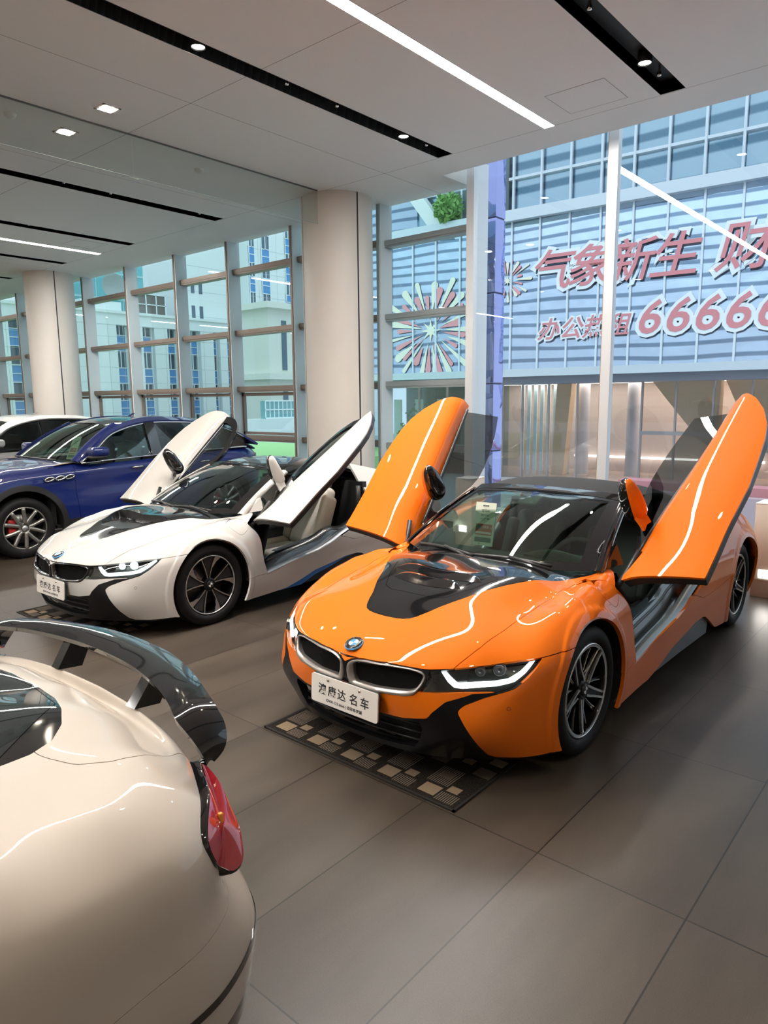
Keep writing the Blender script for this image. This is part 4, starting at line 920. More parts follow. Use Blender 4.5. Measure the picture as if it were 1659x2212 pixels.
def plate(root, c, n, w, h):
    n = Vector(n).normalized(); x = Vector((0, 0, 1)).cross(n).normalized(); M = frame_matrix(c, x, n.cross(x))
    p = empty('license_plate'); p.parent = root; p.matrix_local = M
    r = .014; P = []
    for (sx, sy, a0) in ((1, 1, 0), (-1, 1, 90), (-1, -1, 180), (1, -1, 270)):
        for q in np.linspace(a0, a0+90, 6): P.append((sx*(w/2-r)+r*math.cos(math.radians(q)), sy*(h/2-r)+r*math.sin(math.radians(q)), 0))
    MB().prism(P, (0, 0, -.008)).build('plate', mat('plate white', (.80, .76, .71), .45), p)
    MB().prism([(a*1.0, b*1.0, -.009) for a, b, _ in P], (0, 0, -.012)).build('plate_holder', mat('plate holder', (.02, .03, .03), .4), p)
    Mt = mat('plate print', (.015, .015, .018), .5)
    for ch, dx in (('澳', -.150), ('康', -.080), ('达', -.012), ('名', .072), ('车', .146)): text_mesh('plate_letter', ch, .060, Mt, p, Matrix.Translation((dx*w/.465, .000, .0005)), .0004, .0008)
    text_mesh('plate_number', '◎400-123-6666 | ◎深圳·罗湖', .020, Mt, p, Matrix.Translation((.005, -.050, .0005)), .0003, .0002)
    for s in (-.11, .11): MB().lathe([(0, .006), (.006, .0055), (.009, .001), (.009, 0)], 'z', 16, (s, h/2-.016, 0)).build('plate_screw', mat('screw brass', (.55, .48, .38), .25, .9), p)
    return p
def i8(name, label, loc, rz, PT):
    root = empty(name, loc, rz, label, 'sports car')
    paint = PT['paint']; gloss = mat('piano black', (.006, .006, .007), .3, coat=.8, spec=.0); dark = mat('car interior black', (.013, .013, .014), .6); satin = mat('satin black plastic', (.022, .022, .023), .42)
    P = PAN
    sheet('bonnet', both(P['hood']).flange(.012), paint, root)
    for s, f in ((1, lambda q: q), (-1, lambda q: q.mirror())):
        sheet('fender', f(P['fender']).flange(.022), paint, root)
        fl = sheet('filler_flap', f(P['flap']).flange(.006), paint, root)
        sheet('rear_quarter', f(P['rear']).flange(.022), paint, root)
        sheet('bumper_panel', f(P['panel']).flange(.03), paint, root)
        sheet('sill_panel', f(P['rocker']).flange(.02), paint, root)
        sheet('sill_blade', f(P['blade']).shifted(-.028).flange(.02), PT['blade'], root)
        if PT.get('stripe'):
            # coloured strip tucked under the sill edge
            bl = f(P['blade']).shifted(-.012); yz = bl.V[:, [1, 2]]
            st = bl.clip(line_dist(bl.V[:, [1, 2]], RLOW)+np.interp(bl.V[:, 1], [.5, .75, 1.0, 1.4, 1.8], [.05, .075, .060, .040, .0]))
            sheet('sill_stripe', st.flange(.012), PT['stripe'], root)
        # parking sensor rings
    sheet('front_bumper', both(P['centre']).flange(.025), paint, root)
    sheet('front_spoiler', both(P['aero']).flange(.03), mat('gloss black bumper', (.006, .006, .007), .35, coat=.35, coat_rough=.08, spec=.1), root)
    it = both(P['intake']); sheet('lower_intake', it.shifted(-.07), mat('intake mesh', (.010, .010, .011), .7, bump=(260, 1., .006)), root)
    mb = MB(); [mb.tube([(x, -.862+.2*x*x+.02, z) for x in np.linspace(-.40, .40, 13)], .006, 6) for z in (.225, .265, .305)]; mb.build('intake_slat', satin, root)
    # kidney grilles
    def zsurf(x, z): # front face depth at (x,z) from the fascia data
        R = np.array(RIBS[:6]); xs = R[:, 2, 1]; 
        return float(np.interp(x, R[:, 2, 1], R[:, 2, 0])*(1-0)) if z < .5 else float(np.interp(x, R[:, 2, 1], R[:, 2, 0])*(1-(z-.49)/.12)+np.interp(x, R[:, 3, 1], R[:, 3, 0])*((z-.49)/.12))
    for s in (1, -1):
        A = np.array(smooth_poly(KID_OUT, 6)); B = np.array(smooth_poly(KID_IN, 6)); n = 110
        A = spline(A, n, closed=True)[:-1]; 
        # matching inner points: nearest by angle about the centre
        cA = np.array([.235, .527]); 
        Bq = spline(B, 600, closed=True)[:-1]; ang = np.arctan2((Bq[:, 1]-cA[1])*3, Bq[:, 0]-cA[0]); aA = np.arctan2((A[:, 1]-cA[1])*3, A[:, 0]-cA[0])
        Bm = Bq[[int(np.argmin(np.abs(np.angle(np.exp(1j*(ang-a)))))) for a in aA]]
        Y = lambda q: np.array([zsurf(abs(a), z) for a, z in q])
        Bm = Bm*.78+A*.22
        rows = [(A, -.002), (A*.985+cA*.015, -.007), (A*.90+Bm*.10, -.009), (A*.45+Bm*.55, -.006), (Bm*.90+A*.10, .0), (Bm, .012), (Bm, .045)]
        rows = [(A, .012)]+rows
        G = np.array([np.c_[q[:, 0]*s, Y(q)+dy, q[:, 1]] for q, dy in rows]); G = np.concatenate([G, G[:, :1]], 1)
        mb = MB(); mb.grid(G, flip=(s > 0)); fr = mb.build('kidney_frame', PT['kidney'], root)
        C0 = Bm.mean(0); Q = np.array([np.c_[(C0+(Bm-C0)*k)[:, 0]*s, Y(C0+(Bm-C0)*k)+.030, (C0+(Bm-C0)*k)[:, 1]] for k in (0.02, .4, .7, 1.0)]); Q = np.concatenate([Q, Q[:, :1]], 1)
        mb = MB(); mb.grid(Q, flip=(s > 0)); mb.build('kidney_mesh', mat('kidney mesh', (.004, .004, .0045), .8, spec=.12, bump=(300, .6, .003)), root)
    # black trim behind the grilles
    mb = MB(); xs = np.linspace(-.60, .60, 61); kp = np.array(smooth_poly(KID_OUT, 4)); mb.grid([[(x, zsurf(abs(x), z)+.012+.03*max(0, abs(x)-.47)*8+.07*min(1, max(0, float(poly_sdf(np.array([[abs(x), z]]), kp)[0])/.01)), z) for z in (.43, .47, .5, .53, .56, .59, .60+.004*abs(x))] for x in xs]); mb.build('grille_surround', gloss, root)
    # headlights
    for s, f in ((1, lambda q: q), (-1, lambda q: q.mirror())):
        h = P['headlight']; hh = empty('headlight'); hh.parent = root
        sheet('lamp_housing', f(h.shifted(-.045)), mat('headlight black', (.015, .017, .016), .25), hh)
        sheet('lamp_lens', f(h.shifted(-.002)), glass('lamp lens', (.80, .86, .85), 1.2), hh)
        d = h.shifted(-.014).clip(lambda V: poly_sdf(np.c_[Aof(V), V[:, 2]], DRL)); sheet('light_strip', f(d).flange(.012), PT['drl'], hh)
        for y, z, x, r in ((-.60, .600, .705, .030), (-.665, .597, .640, .024)):
            mb = MB(); mb.lathe([(r*1.15, .0), (r, .014), (r*.9, .016), (r*.82, .010), (0, .024)], 'z', 24)
            n = Vector((.45*s, -.85, .25)).normalized(); M = frame_matrix((x*s, y+.012, z), Vector((0, 0, 1)).cross(n), Vector((0, 0, 1)))
            o = mb.build('projector', PT['proj'], hh); o.data.transform(M)
    # badge, plate, sensors
    roundel(root, (0, -.851, .6425), (0, -.36, .93), (0, .93, .36), .0475, mat('badge blue rim', (.10, .32, .62), .3))
    plate(root, (.01, -.948, .387), (0, -1, .06), .465, .150)
    for x, y, z in ((.79, -.640, .442), (-.79, -.640, .442), (.222, -.905, .420)):
        n = Vector((x*.75, -.7, .05)).normalized(); M = frame_matrix((x+n.x*.002, y+n.y*.002, z), Vector((0, 0, 1)).cross(n), Vector((0, 0, 1)))
        mb = MB().lathe([(.0085, .0005), (.0095, .001), (.0105, .0005)], 'z', 20); o = mb.build('parking_sensor', satin, root); o.data.transform(M)
    # bonnet scoop and cowl
    sc = both(P['scoop'])
    if PT['vent'] == 'open':
        V2 = [(-.03, -.375), (.16, -.372), (.27, -.315), (.345, -.19), (.40, -.06), (.30, -.035), (-.03, -.05)]
        hole = lambda V: poly_sdf(np.c_[np.abs(V[:, 0]), V[:, 1]], V2)
        inn, sc2 = sc.gap(hole, .0006)
        sheet('bonnet_vent', sc2.flange(.012), gloss, root)
        inn = inn.copy(); dep = np.clip((inn.V[:, 1]+.38)/.30, 0, 1)*np.clip(hole(inn.V)/.015, 0, 1); inn.V[:, 2] -= .075*dep; sheet('vent_duct', Sheet(inn.V, inn.T), mat('vent black', (.007, .007, .007), .3), root)
        for s in (-1, 1): mb = MB(); mb.slab(np.array([[(s*(.10+.012*k)+w, -.34+.075*k, .762+.012*k+dz) for k in range(5)] for w, dz in ((-.045, -.02), (0, .016), (.045, -.02))]), .01); mb.build('vent_rib', gloss, root)
    else:
        INS = [(-.03, -.378), (.15, -.375), (.215, -.345), (.30, -.20), (.365, -.05), (.30, -.03), (-.03, -.05)]
        ins, sc2 = sc.gap(lambda V: poly_sdf(np.c_[np.abs(V[:, 0]), V[:, 1]], INS), .0014)
        sheet('bonnet_vent', sc2.flange(.012), gloss, root); sheet('vent_insert', ins.flange(.012), gloss, root)
        Hf = P['H']
        for k, (y0, wd) in enumerate(((-.245, .235), (-.135, .305))):
            G = []
            for x in np.linspace(-wd, wd, 25):
                yb = y0-.10*(1-(x/wd)**2)*.35; row = []
                for t, hgt in ((0, .002), (.35, .010), (.8, .022), (1.0, .024), (1.02, .004)):
                    y = yb+t*.075*(1-(abs(x)/wd)**4*.9); hh_ = hgt*(1-(abs(x)/wd)**6); row.append((x, y, float(Hf(np.array([[y, x]]))[0])+hh_))
                G.append(row)
            mb = MB(); mb.grid(G, flip=False); mb.build('vent_louvre', gloss, root)
    # added dark shell keeps panel gaps dark; wheel wells; floor pan blocks light leaks
    m = MB(); m.box((-.42, -.72, .17), (.42, .40, .40)); m.box((-.66, .36, .15), (.66, 2.3, .20)); m.box((-.60, 2.2, .17), (.60, 3.45, .80)); m.build('underbody', dark, root)
    lin = (P['hood']+P['fender'].clip(lambda V: .55-V[:, 1])+P['panel']+P['aero']+P['centre']); lin = both(lin).shifted(-.045); sheet('gap_dark_shell', lin, dark, root)
    for y0, xi in ((0, .585), (2.8, .565)):
        for s in (1, -1):
            m = MB(); m.lathe([(.398, xi*s), (.398, .915*s)], 'x', 40, (0, y0, .346), -.12, math.pi+.12)
            m.lathe([(0, xi*s), (.40, xi*s)], 'x', 40, (0, y0, .346)); m.build('wheel_well', dark, root)
    for s in (1, -1):
        wheel(root, .885, 0, .346, PT['wheel'], s); wheel(root, .904, 2.8, .346, PT['wheel'], s)
    # ---- cockpit
    box('bulkhead', (-.78, .42, .17), (.78, .47, .80), dark, root); box('bulkhead', (-.80, 2.06, .18), (.80, 2.12, 1.02), dark, root)
    m = MB(); m.box((-.74, .45, .18), (.74, 2.1, .215)); m.build('cabin_floor', mat('cabin carpet', (.02, .02, .022), .9), root)
    for s in (1, -1):
        # stepped carbon door sill following the opening
        ys = np.linspace(.50, 1.98, 16); zt = np.interp(ys, [q[0] for q in SILLTOP]+[1.75, 2.0], [q[1] for q in SILLTOP]+[.60, .80])
        G = np.array([[(.915*s, y, z-.012), (.895*s, y, z+.004), (.865*s, y, z+.004), (.855*s, y, z-.035)] for y, z in zip(ys, zt)])
        m = MB(); m.slab(G if s < 0 else G[:, ::-1], .008); m.build('sill_plate', PT['sillplate'], root)
        G = np.array([[(.86*s, y, z-.03), (.82*s, y, z-.06), (.80*s, y, z-.03), (.775*s, y, z+.045*min(1, max(0, (y-.55)*4))), (.74*s, y, z+.07*min(1, max(0, (y-.55)*4))), (.69*s, y, z+.055*min(1, max(0, (y-.55)*4))), (.655*s, y, z-.05), (.65*s, y, .2)] for y, z in zip(ys, zt-np.clip(ys-1.55, 0, 1)*.5)])
        m = MB(); m.slab(G if s < 0 else G[:, ::-1], .01); sp = m.build('door_sill', mat('carbon sill', (.016, .017, .019), .28, coat=.8), root)
        m = MB(); m.tube([(.775*s, y, z+.045) for y, z in zip(ys[2:-3], (zt-np.clip(ys-1.55, 0, 1)*.5)[2:-3])], .012, 8); m.build('door_seal', mat('seal rubber', (.03, .03, .032), .35), sp)
        if s > 0: m = MB(); m.slab(np.array([[(x, y, .47+.105*(y-.85)) for x in (.76, .70)] for y in np.linspace(.85, 1.45, 7)])[:, ::-1], .008); m.build('sill_tread', mat('brushed tread', (.30, .34, .40), .25, .8), sp)
        # front door jamb
        m = MB(); m.add([(.90*s, .575, .33), (.885*s, .54, .70), (.86*s, .475, .80), (.70*s, .47, .82), (.68*s, .50, .30)], [(0, 1, 2, 3, 4) if s < 0 else (4, 3, 2, 1, 0)]); m.build('door_jamb', satin, root)
        m = MB(); m.tube([(.80*s, .52, .76), (.83*s, .62, .86), (.87*s, .70, .98)], .018, 8); m.build('door_hinge', satin, root)
        m = MB(); m.tube([(.70*s, 2.02, .55), (.77*s, 2.02, .75), (.76*s, 2.03, .98)], .03, 8); m.build('rear_jamb', satin, root)
    seat_parts(root, .36, *PT['seat'], dark); seat_parts(root, -.36, *PT['seat'], dark)
    m = MB(); m.sbox((0, 1.25, .38), (.11, .62, .16), .05); m.build('centre_console', PT['dash'], root)
    G = [[(x, y, z-(.03 if abs(x) > .60 else 0)+.0*x) for y, z in ((.36, .84), (.50, .855), (.66, .86), (.78, .835), (.84, .77), (.80, .62), (.74, .45))] for x in np.linspace(-.70, .70, 15)]
    m = MB(); m.grid(G, flip=True); m.build('dashboard', PT['dash'], root)
    m = MB(); m.slab([[(x, .64+.03*t, .87+.055*math.sin(math.pi*t)*(1-((x-.36)/.24)**2)) for t in np.linspace(0, 1, 7)] for x in np.linspace(.13, .59, 9)], .012); m.build('instrument_cowl', PT['dash'], root)
    sw = empty('steering_wheel', (.36, .93, .79)); sw.parent = root; sw.rotation_euler = (math.radians(68), 0, 0)
    m = MB(); m.tube([(.178*math.cos(a), .165*math.sin(a), 0) for a in np.linspace(0, 2*math.pi, 40)[:-1]], .016, 10, closed=True); m.build('rim', dark, sw)
    m = MB(); m.sbox((0, 0, -.02), (.075, .06, .028), .022); m.box((-.165, -.012, -.015), (.165, .012, .0)); m.box((-.02, -.15, -.015), (.02, 0, 0)); m.build('airbag_hub', satin, sw)
    m = MB(); m.tube([(0, .02, 0), (0, .02, .09)], .02, 8)
    # ---- windscreen, frame, roof
    sg = np.linspace(-1, 1, 33)
    ax = np.abs(sg)
    B = np.c_[sg*.700, np.interp(ax*.70, [0, .2, .4, .55, .66, .70], [.285, .29, .315, .385, .465, .505]), .888-.0*sg]
    T = np.c_[sg*.575, np.interp(ax*.575, [0, .3, .45, .575], [1.055, 1.075, 1.10, 1.14]), np.interp(ax*.575, [0, .3, .45, .575], [1.236, 1.228, 1.218, 1.200])]
    tt = np.linspace(0, 1, 16)
    def wsP(t, lift=0.): return B*(1-t)+T*t+np.c_[0*sg, -.30*np.ones(33), .75*np.ones(33)]*(.045*4*t*(1-t)*(1-.5*ax**4)+lift)[:, None]
    Gw = np.array([wsP(t) for t in tt]); m = MB(); m.slab(Gw[:, ::-1], .006); m.build('windscreen', PT['glass'], root)
    # black frit border around the glass
    m = MB(); m.slab(np.array([wsP(t, .0015) for t in np.linspace(-.03, .055, 4)])[:, ::-1], .003); m.slab(np.array([wsP(t, .0015) for t in np.linspace(.95, 1.03, 4)])[:, ::-1], .003)
    for i in (0, 1):
        rows = np.array([wsP(t, .0015) for t in tt]); rows = rows[:, :3] if i == 0 else rows[:, -3:]; m.slab(rows[:, ::-1], .003)
    m.build('windscreen_frit', gloss, root)
    for s in (1, -1):
        e = Gw[:, -1] if s > 0 else Gw[:, 0]; e = np.vstack([[e[0]+(.0, -.03, -.02)], e]); o_ = np.array([.020*s, .012, .004]); n_ = len(e)
        Gp = np.array([[q+np.array([-.006*s, -.006, .005]), q+np.array([.010*s, -.002, .008]), q+np.array([.024*s, .010, .004]), q+np.array([.030*s, .026, -.010]), q+np.array([.024*s, .042, -.022]), q+np.array([.0, .036, -.022])] for q in e])
        m = MB(); m.slab(Gp if s > 0 else Gp[:, ::-1], .006); m.build('windscreen_pillar', PT['pillar'], root)
        m = MB(); m.add([(.715*s, .56, .872), (.775*s, .70, .885), (.72*s, .72, 1.0), (.66*s, .62, .96)], [(0, 1, 2, 3) if s > 0 else (3, 2, 1, 0)]); m.build('pillar_foot', PT['pillar'], root)
    # roof
    yk = np.array([1.05, 1.12, 1.25, 1.45, 1.7, 2.0, 2.3, 2.6, 2.9]); zk = np.array(PT['roofz'])
    G = []
    for y, z in zip(np.linspace(1.05, 2.9, 22), cubic(yk, zk[:, None], np.linspace(1.05, 2.9, 22))[:, 0]):
        hw = np.interp(y, [1.05, 1.14, 1.5, 2.0, 2.9], [.56, .575, .595, .60, .56]); row = []
        for q in np.linspace(-1, 1, 25): row.append((q*hw, y+.085*q*q*max(0, 1-(y-1.05)/.3), z-.035*q*q-.035*abs(q)**7))
        for k in (0, -1):
            pass
        G.append(row)
    m = MB(); m.slab(np.array(G)[:, ::-1], .03); m.build('roof', PT['roof'], root)
    G = np.array([wsP(1.0+.035*k, .004+.002*k) for k in range(4)]); m = MB(); m.slab(G[:, ::-1], .02); m.build('roof_header', gloss, root)
    # rear glasshouse side and deck
    for s in (1, -1):
        m = MB(); m.slab(np.array([[(.60*s, 2.05, 1.20), (.72*s, 2.08, 1.0), (.80*s, 2.1, .90)], [(.58*s, 2.5, 1.10), (.70*s, 2.55, .99), (.80*s, 2.6, .93)], [(.54*s, 2.95, .99), (.66*s, 3.0, .96), (.76*s, 3.0, .93)]])[:, ::(1 if s > 0 else -1)], .02); m.build('buttress', PT['buttress'], root)
    m = MB(); m.slab([[(x, y, .985-.02*(y-2.7)-.02*x*x) for x in np.linspace(-.60, .60, 9)][::-1] for y in (2.55, 2.8, 3.1)], .02); m.build('rear_deck', PT['buttress'], root)
    # interior mirror and sensor pod
    m = MB(); m.sbox((0, 1.03, 1.165), (.115, .02, .036), .018); m.tube([(0, 1.0, 1.17), (0, .98, 1.21)], .014, 8); m.build('interior_mirror', satin, root)
    m = MB(); m.sbox((0, .955, 1.175), (.085, .075, .02), .018, np.array([[1, 0, 0], [0, .93, -.37], [0, .37, .93]])); m.build('sensor_pod', satin, root)
    # wipers
    for (x0, x1, y0, y1) in ((-.05, .50, .30, .33), (-.52, -.02, .385, .285)):
        m = MB(); xs = np.linspace(x0, x1, 9); m.tube([(x, np.interp(x, [x0, x1], [y0, y1])-.012, .905+.012*math.sin((x-x0)/(x1-x0)*math.pi)) for x in xs], .010, 6); m.tube([(x1, y1-.04, .89), ((x0+x1)/2, (y0+y1)/2-.02, .93)], .009, 6); m.build('wiper', satin, root)
    # ---- doors
    XF, NF = door_xf(PT['door'])
    for s in (1, -1):
        f = (lambda q: q) if s > 0 else (lambda q: q.mirror())
        d = empty('gull_door'); d.parent = root
        def tr(sh):
            q = Sheet(XF(sh.V), sh.T, NF(sh.N)); return f(q)
        def trP(Pt): q = XF(Pt); return q*np.array([s, 1, 1])
        sk = P['door']; sheet('door_skin', tr(sk).flange(.016), paint, d)
        inner = sk.shifted(-.062); rim = sk.shifted(-.010).flange(.052)
        inn = Sheet(inner.V, inner.T[:, ::-1], -inner.N); sheet('door_liner', tr(inn+rim), satin, d)
        # belt seal and window
        def fix(m):
            V = np.array(m.V); V = trP(V); m.V = [tuple(v) for v in V]
            if s < 0: m.F = [t[::-1] for t in m.F]
            return m
        yb = np.linspace(.74, 2.02, 20); belt = np.c_[np.interp(yb, [.7, 1.2, 2.05], [.735, .745, .735]), yb, np.interp(yb, [.7, .9, 1.4, 2.05], [.885, .905, .935, .975])]
        m = MB(); m.tube(belt, .014, 8); fix(m).build('belt_seal', satin, d)
        if PT['frame']:
            topc = np.array([[.735, .76, .895], [.69, .95, 1.02], [.635, 1.16, 1.16], [.615, 1.35, 1.215], [.625, 1.60, 1.225], [.655, 1.85, 1.19], [.70, 1.98, 1.10], [.735, 2.02, .985]])
            tc_ = spline(topc, 20)
            W = np.array([[belt[i]*(1-t)+tc_[i]*t for t in np.linspace(0, 1, 6)] for i in range(20)])
            bt = spline(np.array([[.742, .76, .89], [.742, 1.4, .935], [.735, 2.02, .985]]), 20)
            m = MB(); m.slab(W, .006); fix(m).build('door_window', PT['doorglass'], d)
            def ring(w):
                n = 20; O_ = tc_; I_ = O_*(1-w)+np.array([.70, 1.45, 1.02])*w; return np.array([O_+(.008, 0, 0), I_+(.008, 0, 0)])
            m = MB(); m.slab(ring(.20)[:, ::-1], .026); fix(m).build('window_frame', gloss, d)
            m = MB(); m.tube(bt+(.006, 0, .01), .022, 8); fix(m).build('window_sill', gloss, d)
        else:
            tt2 = np.linspace(0, 1, 12); bot = np.c_[np.interp(tt2, [0, 1], [.735, .738]), .80+1.19*tt2, np.interp(tt2, [0, 1], [.895, .975])]
            tp = spline(np.array([[.73, .80, .91], [.695, 1.0, 1.06], [.655, 1.22, 1.185], [.65, 1.55, 1.245], [.672, 1.955, 1.245]]), 12)
            W = np.array([[bot[i]*(1-t)+tp[i]*t for t in np.linspace(0, 1, 7)] for i in range(12)]); m = MB(); m.slab(W, .005); fix(m).build('door_window', PT['doorglass'], d)
        # quarter triangle and mirror
        m = MB(); m.prism([(.748, .70, .89), (.745, .86, .905), (.715, .86, .985)], (-.02, 0, 0)); fix(m).build('mirror_base', gloss, d)
        u = np.linspace(0, 2*math.pi, 29); v = np.linspace(-math.pi/2, math.pi/2, 15)
        def egg(k):
            cu, su = math.cos, math.sin; G = []
            for b in v:
                row = []
                for a in u:
                    # long axis outwards (x), tapering to the tip; flattened on the glass side
                    X = .150*su(b); r = cu(b)**.6; taper = 1-.22*su(b); Yq = .068*r*cu(a)*taper; Zq = .078*r*su(a)*taper
                    if Yq > .028: Yq = .028+(Yq-.028)*.15
                    row.append((.965+X, .945+Yq+.10*X, 1.0+Zq+.02*X))
                G.append(row)
            return np.array(G)
        G = egg(0); up = [i for i in range(29)]; k0 = 0
        m = MB(); m.grid(G[:, 16:28], flip=False); mp = fix(m).build('mirror_shell', paint, d)
        m = MB(); m.grid(np.concatenate([G[:, 27:29], G[:, 1:17]], 1), flip=False); fix(m).build('mirror_cap', gloss, d)
        m = MB(); m.slab(spline(np.array([[.80, .90, .915], [.845, .915, .945], [.875, .93, .985]]), 6)[:, None]+np.array([[0, -.05, .0], [0, 0, .014], [0, .035, 0]])[None], .02); fix(m).build('mirror_stalk', paint, d)
        m = MB(); m.add([(.885, .985, .965), (1.03, 1.0, .985), (1.05, 1.0, 1.02), (1.02, .995, 1.05), (.90, .985, 1.05)], [(4, 3, 2, 1, 0)]); fix(m).build('mirror_glass', M_chrome, d)
    return root
ORANGE = mat('copper orange paint', (.80, .165, .004), .6, .0, spec=.1, coat=.9, coat_rough=.02)
WHITE = mat('crystal white paint', (.55, .53, .50), .55, 0., spec=.25, coat=1.0, coat_rough=.02)
i8('sports_car', 'orange two-seat sports car with raised wing doors and black soft top', (-2.37937, 3.37421, 0), -.00139, dict(
    paint=ORANGE, blade=mat('grey sill blade', (.17, .18, .19), .4), kidney=mat('satin silver', (.50, .47, .44), .32, .85), drl=emit('daylight strip', (.93, .97, 1.0), 1.6), proj=mat('projector lens', (.10, .10, .11), .05, .4, coat=1),
    vent='louvre', wheel='multi', sillplate=mat('grey sill plate', (.25, .27, .29), .35, .5), seat=(mat('dark leather', (.035, .033, .033), .45), mat('dark leather bolster', (.03, .028, .028), .4)), dash=mat('dash leather', (.045, .045, .04), .55),
    glass=glass('windscreen glass', (.60, .70, .64), 1.3), pillar=mat('piano black', (.008, .008, .009), .08, coat=1.0), roofz=(1.245, 1.252, 1.268, 1.282, 1.27, 1.215, 1.14, 1.06, .99), roof=mat('black soft top fabric', (.020, .021, .024), .85, bump=(400, .5, .003)), buttress=ORANGE,
    door=(.349, -1.457, -.77, .031, .02, .12), frame=False, doorglass=glass('door glass', (.46, .49, .49), 2.2)))
i8('sports_car', 'white coupe with raised wing doors and black bonnet scoop beside the orange car', (-5.76811, 3.40959, 0), .02119, dict(
    paint=WHITE, blade=mat('black sill blade', (.012, .012, .013), .35), stripe=mat('blue sill stripe', (.02, .20, .68), .3, coat=.5), kidney=mat('piano black', (.008, .008, .009), .08, coat=1.0), drl=emit('white strip', (.86, .93, 1.0), .8), proj=emit('projector glow', (.75, .86, 1.0), 1.2),
    vent='open', wheel='turbine', sillplate=mat('blue grey sill plate', (.34, .40, .48), .3, .6), seat=(mat('light grey leather', (.50, .45, .39), .5), mat('beige leather bolster', (.30, .24, .18), .5)), dash=mat('dark dash', (.02, .02, .022), .5),
    glass=glass('windscreen glass dark', (.48, .58, .58), 1.4), pillar=WHITE, roofz=(1.245, 1.255, 1.275, 1.292, 1.285, 1.235, 1.16, 1.08, 1.0), roof=mat('black glossy roof', (.01, .011, .013), .06, coat=1.0), buttress=WHITE,
    door=(.313, -1.291, -.653, .053, .009, .105), frame=True, doorglass=glass('door glass clear', (.62, .68, .68), 1.3)))
# ---------------------------------------------------------------- white grand tourer in the foreground (tail towards the winged cars)
GTR = [
 [(0,1.25,.24),(0,1.275,.45),(0,1.16,.62),(0,1.15,.80),(0,1.09,.945)],
 [(.35,1.235,.24),(.37,1.255,.45),(.35,1.135,.62),(.35,1.13,.80),(.33,1.07,.942)],
 [(.60,1.18,.24),(.605,1.20,.45),(.59,1.085,.62),(.585,1.085,.80),(.55,1.035,.932)],
 [(.76,1.105,.24),(.768,1.12,.45),(.752,1.02,.62),(.742,1.035,.80),(.678,.988,.915)],
 [(.85,1.01,.24),(.858,1.02,.45),(.858,.960,.63),(.838,.968,.80),(.785,.925,.895)],
 [(.90,.90,.24),(.917,.90,.45),(.917,.865,.63),(.902,.868,.80),(.848,.846,.886)],
 [(.91,.70,.24),(.940,.70,.45),(.941,.69,.62),(.934,.69,.80),(.888,.68,.886)],
 [(.90,.45,.24),(.95,.45,.45),(.957,.45,.60),(.948,.45,.80),(.917,.45,.890)],
 [(.91,0,.24),(.95,0,.45),(.958,0,.62),(.945,0,.80),(.915,0,.893)],
 [(.89,-.7,.22),(.93,-.7,.45),(.938,-.7,.62),(.92,-.7,.79),(.885,-.7,.89)],
 [(.88,-1.5,.22),(.92,-1.5,.45),(.92,-1.5,.62),(.90,-1.5,.79),(.86,-1.5,.89)],
 [(.88,-2.4,.22),(.92,-2.4,.45),(.93,-2.4,.60),(.91,-2.4,.74),(.87,-2.4,.84)],
 [(.82,-3.1,.22),(.86,-3.1,.40),(.86,-3.1,.52),(.84,-3.1,.64),(.79,-3.1,.72)],
 [(.52,-3.45,.22),(.55,-3.5,.38),(.55,-3.5,.48),(.53,-3.48,.57),(.48,-3.42,.64)],
 [(0,-3.6,.22),(0,-3.66,.36),(0,-3.66,.46),(0,-3.62,.56),(0,-3.55,.63)]]
GTD = [(0,.97,.965),(0,.85,.985),(.3,.95,.962),(.45,.83,.975),(.55,.62,.985),(.62,.90,.945),(.66,.70,.955),(.72,.45,.962),(.80,.70,.925),(.84,.40,.935),(.78,0,.965),(.70,-.7,.98),(.72,-1.5,.97),(.7,-2.2,.93),(.3,-2.2,.97),(0,-2.2,.98),(.4,-2.9,.82),(0,-2.9,.84),(0,0,1.1),(.4,0,1.08),(0,-1,1.1),(.4,-1,1.08),(0,.5,1.03),(.3,.5,1.02),(0,-3.3,.72)]
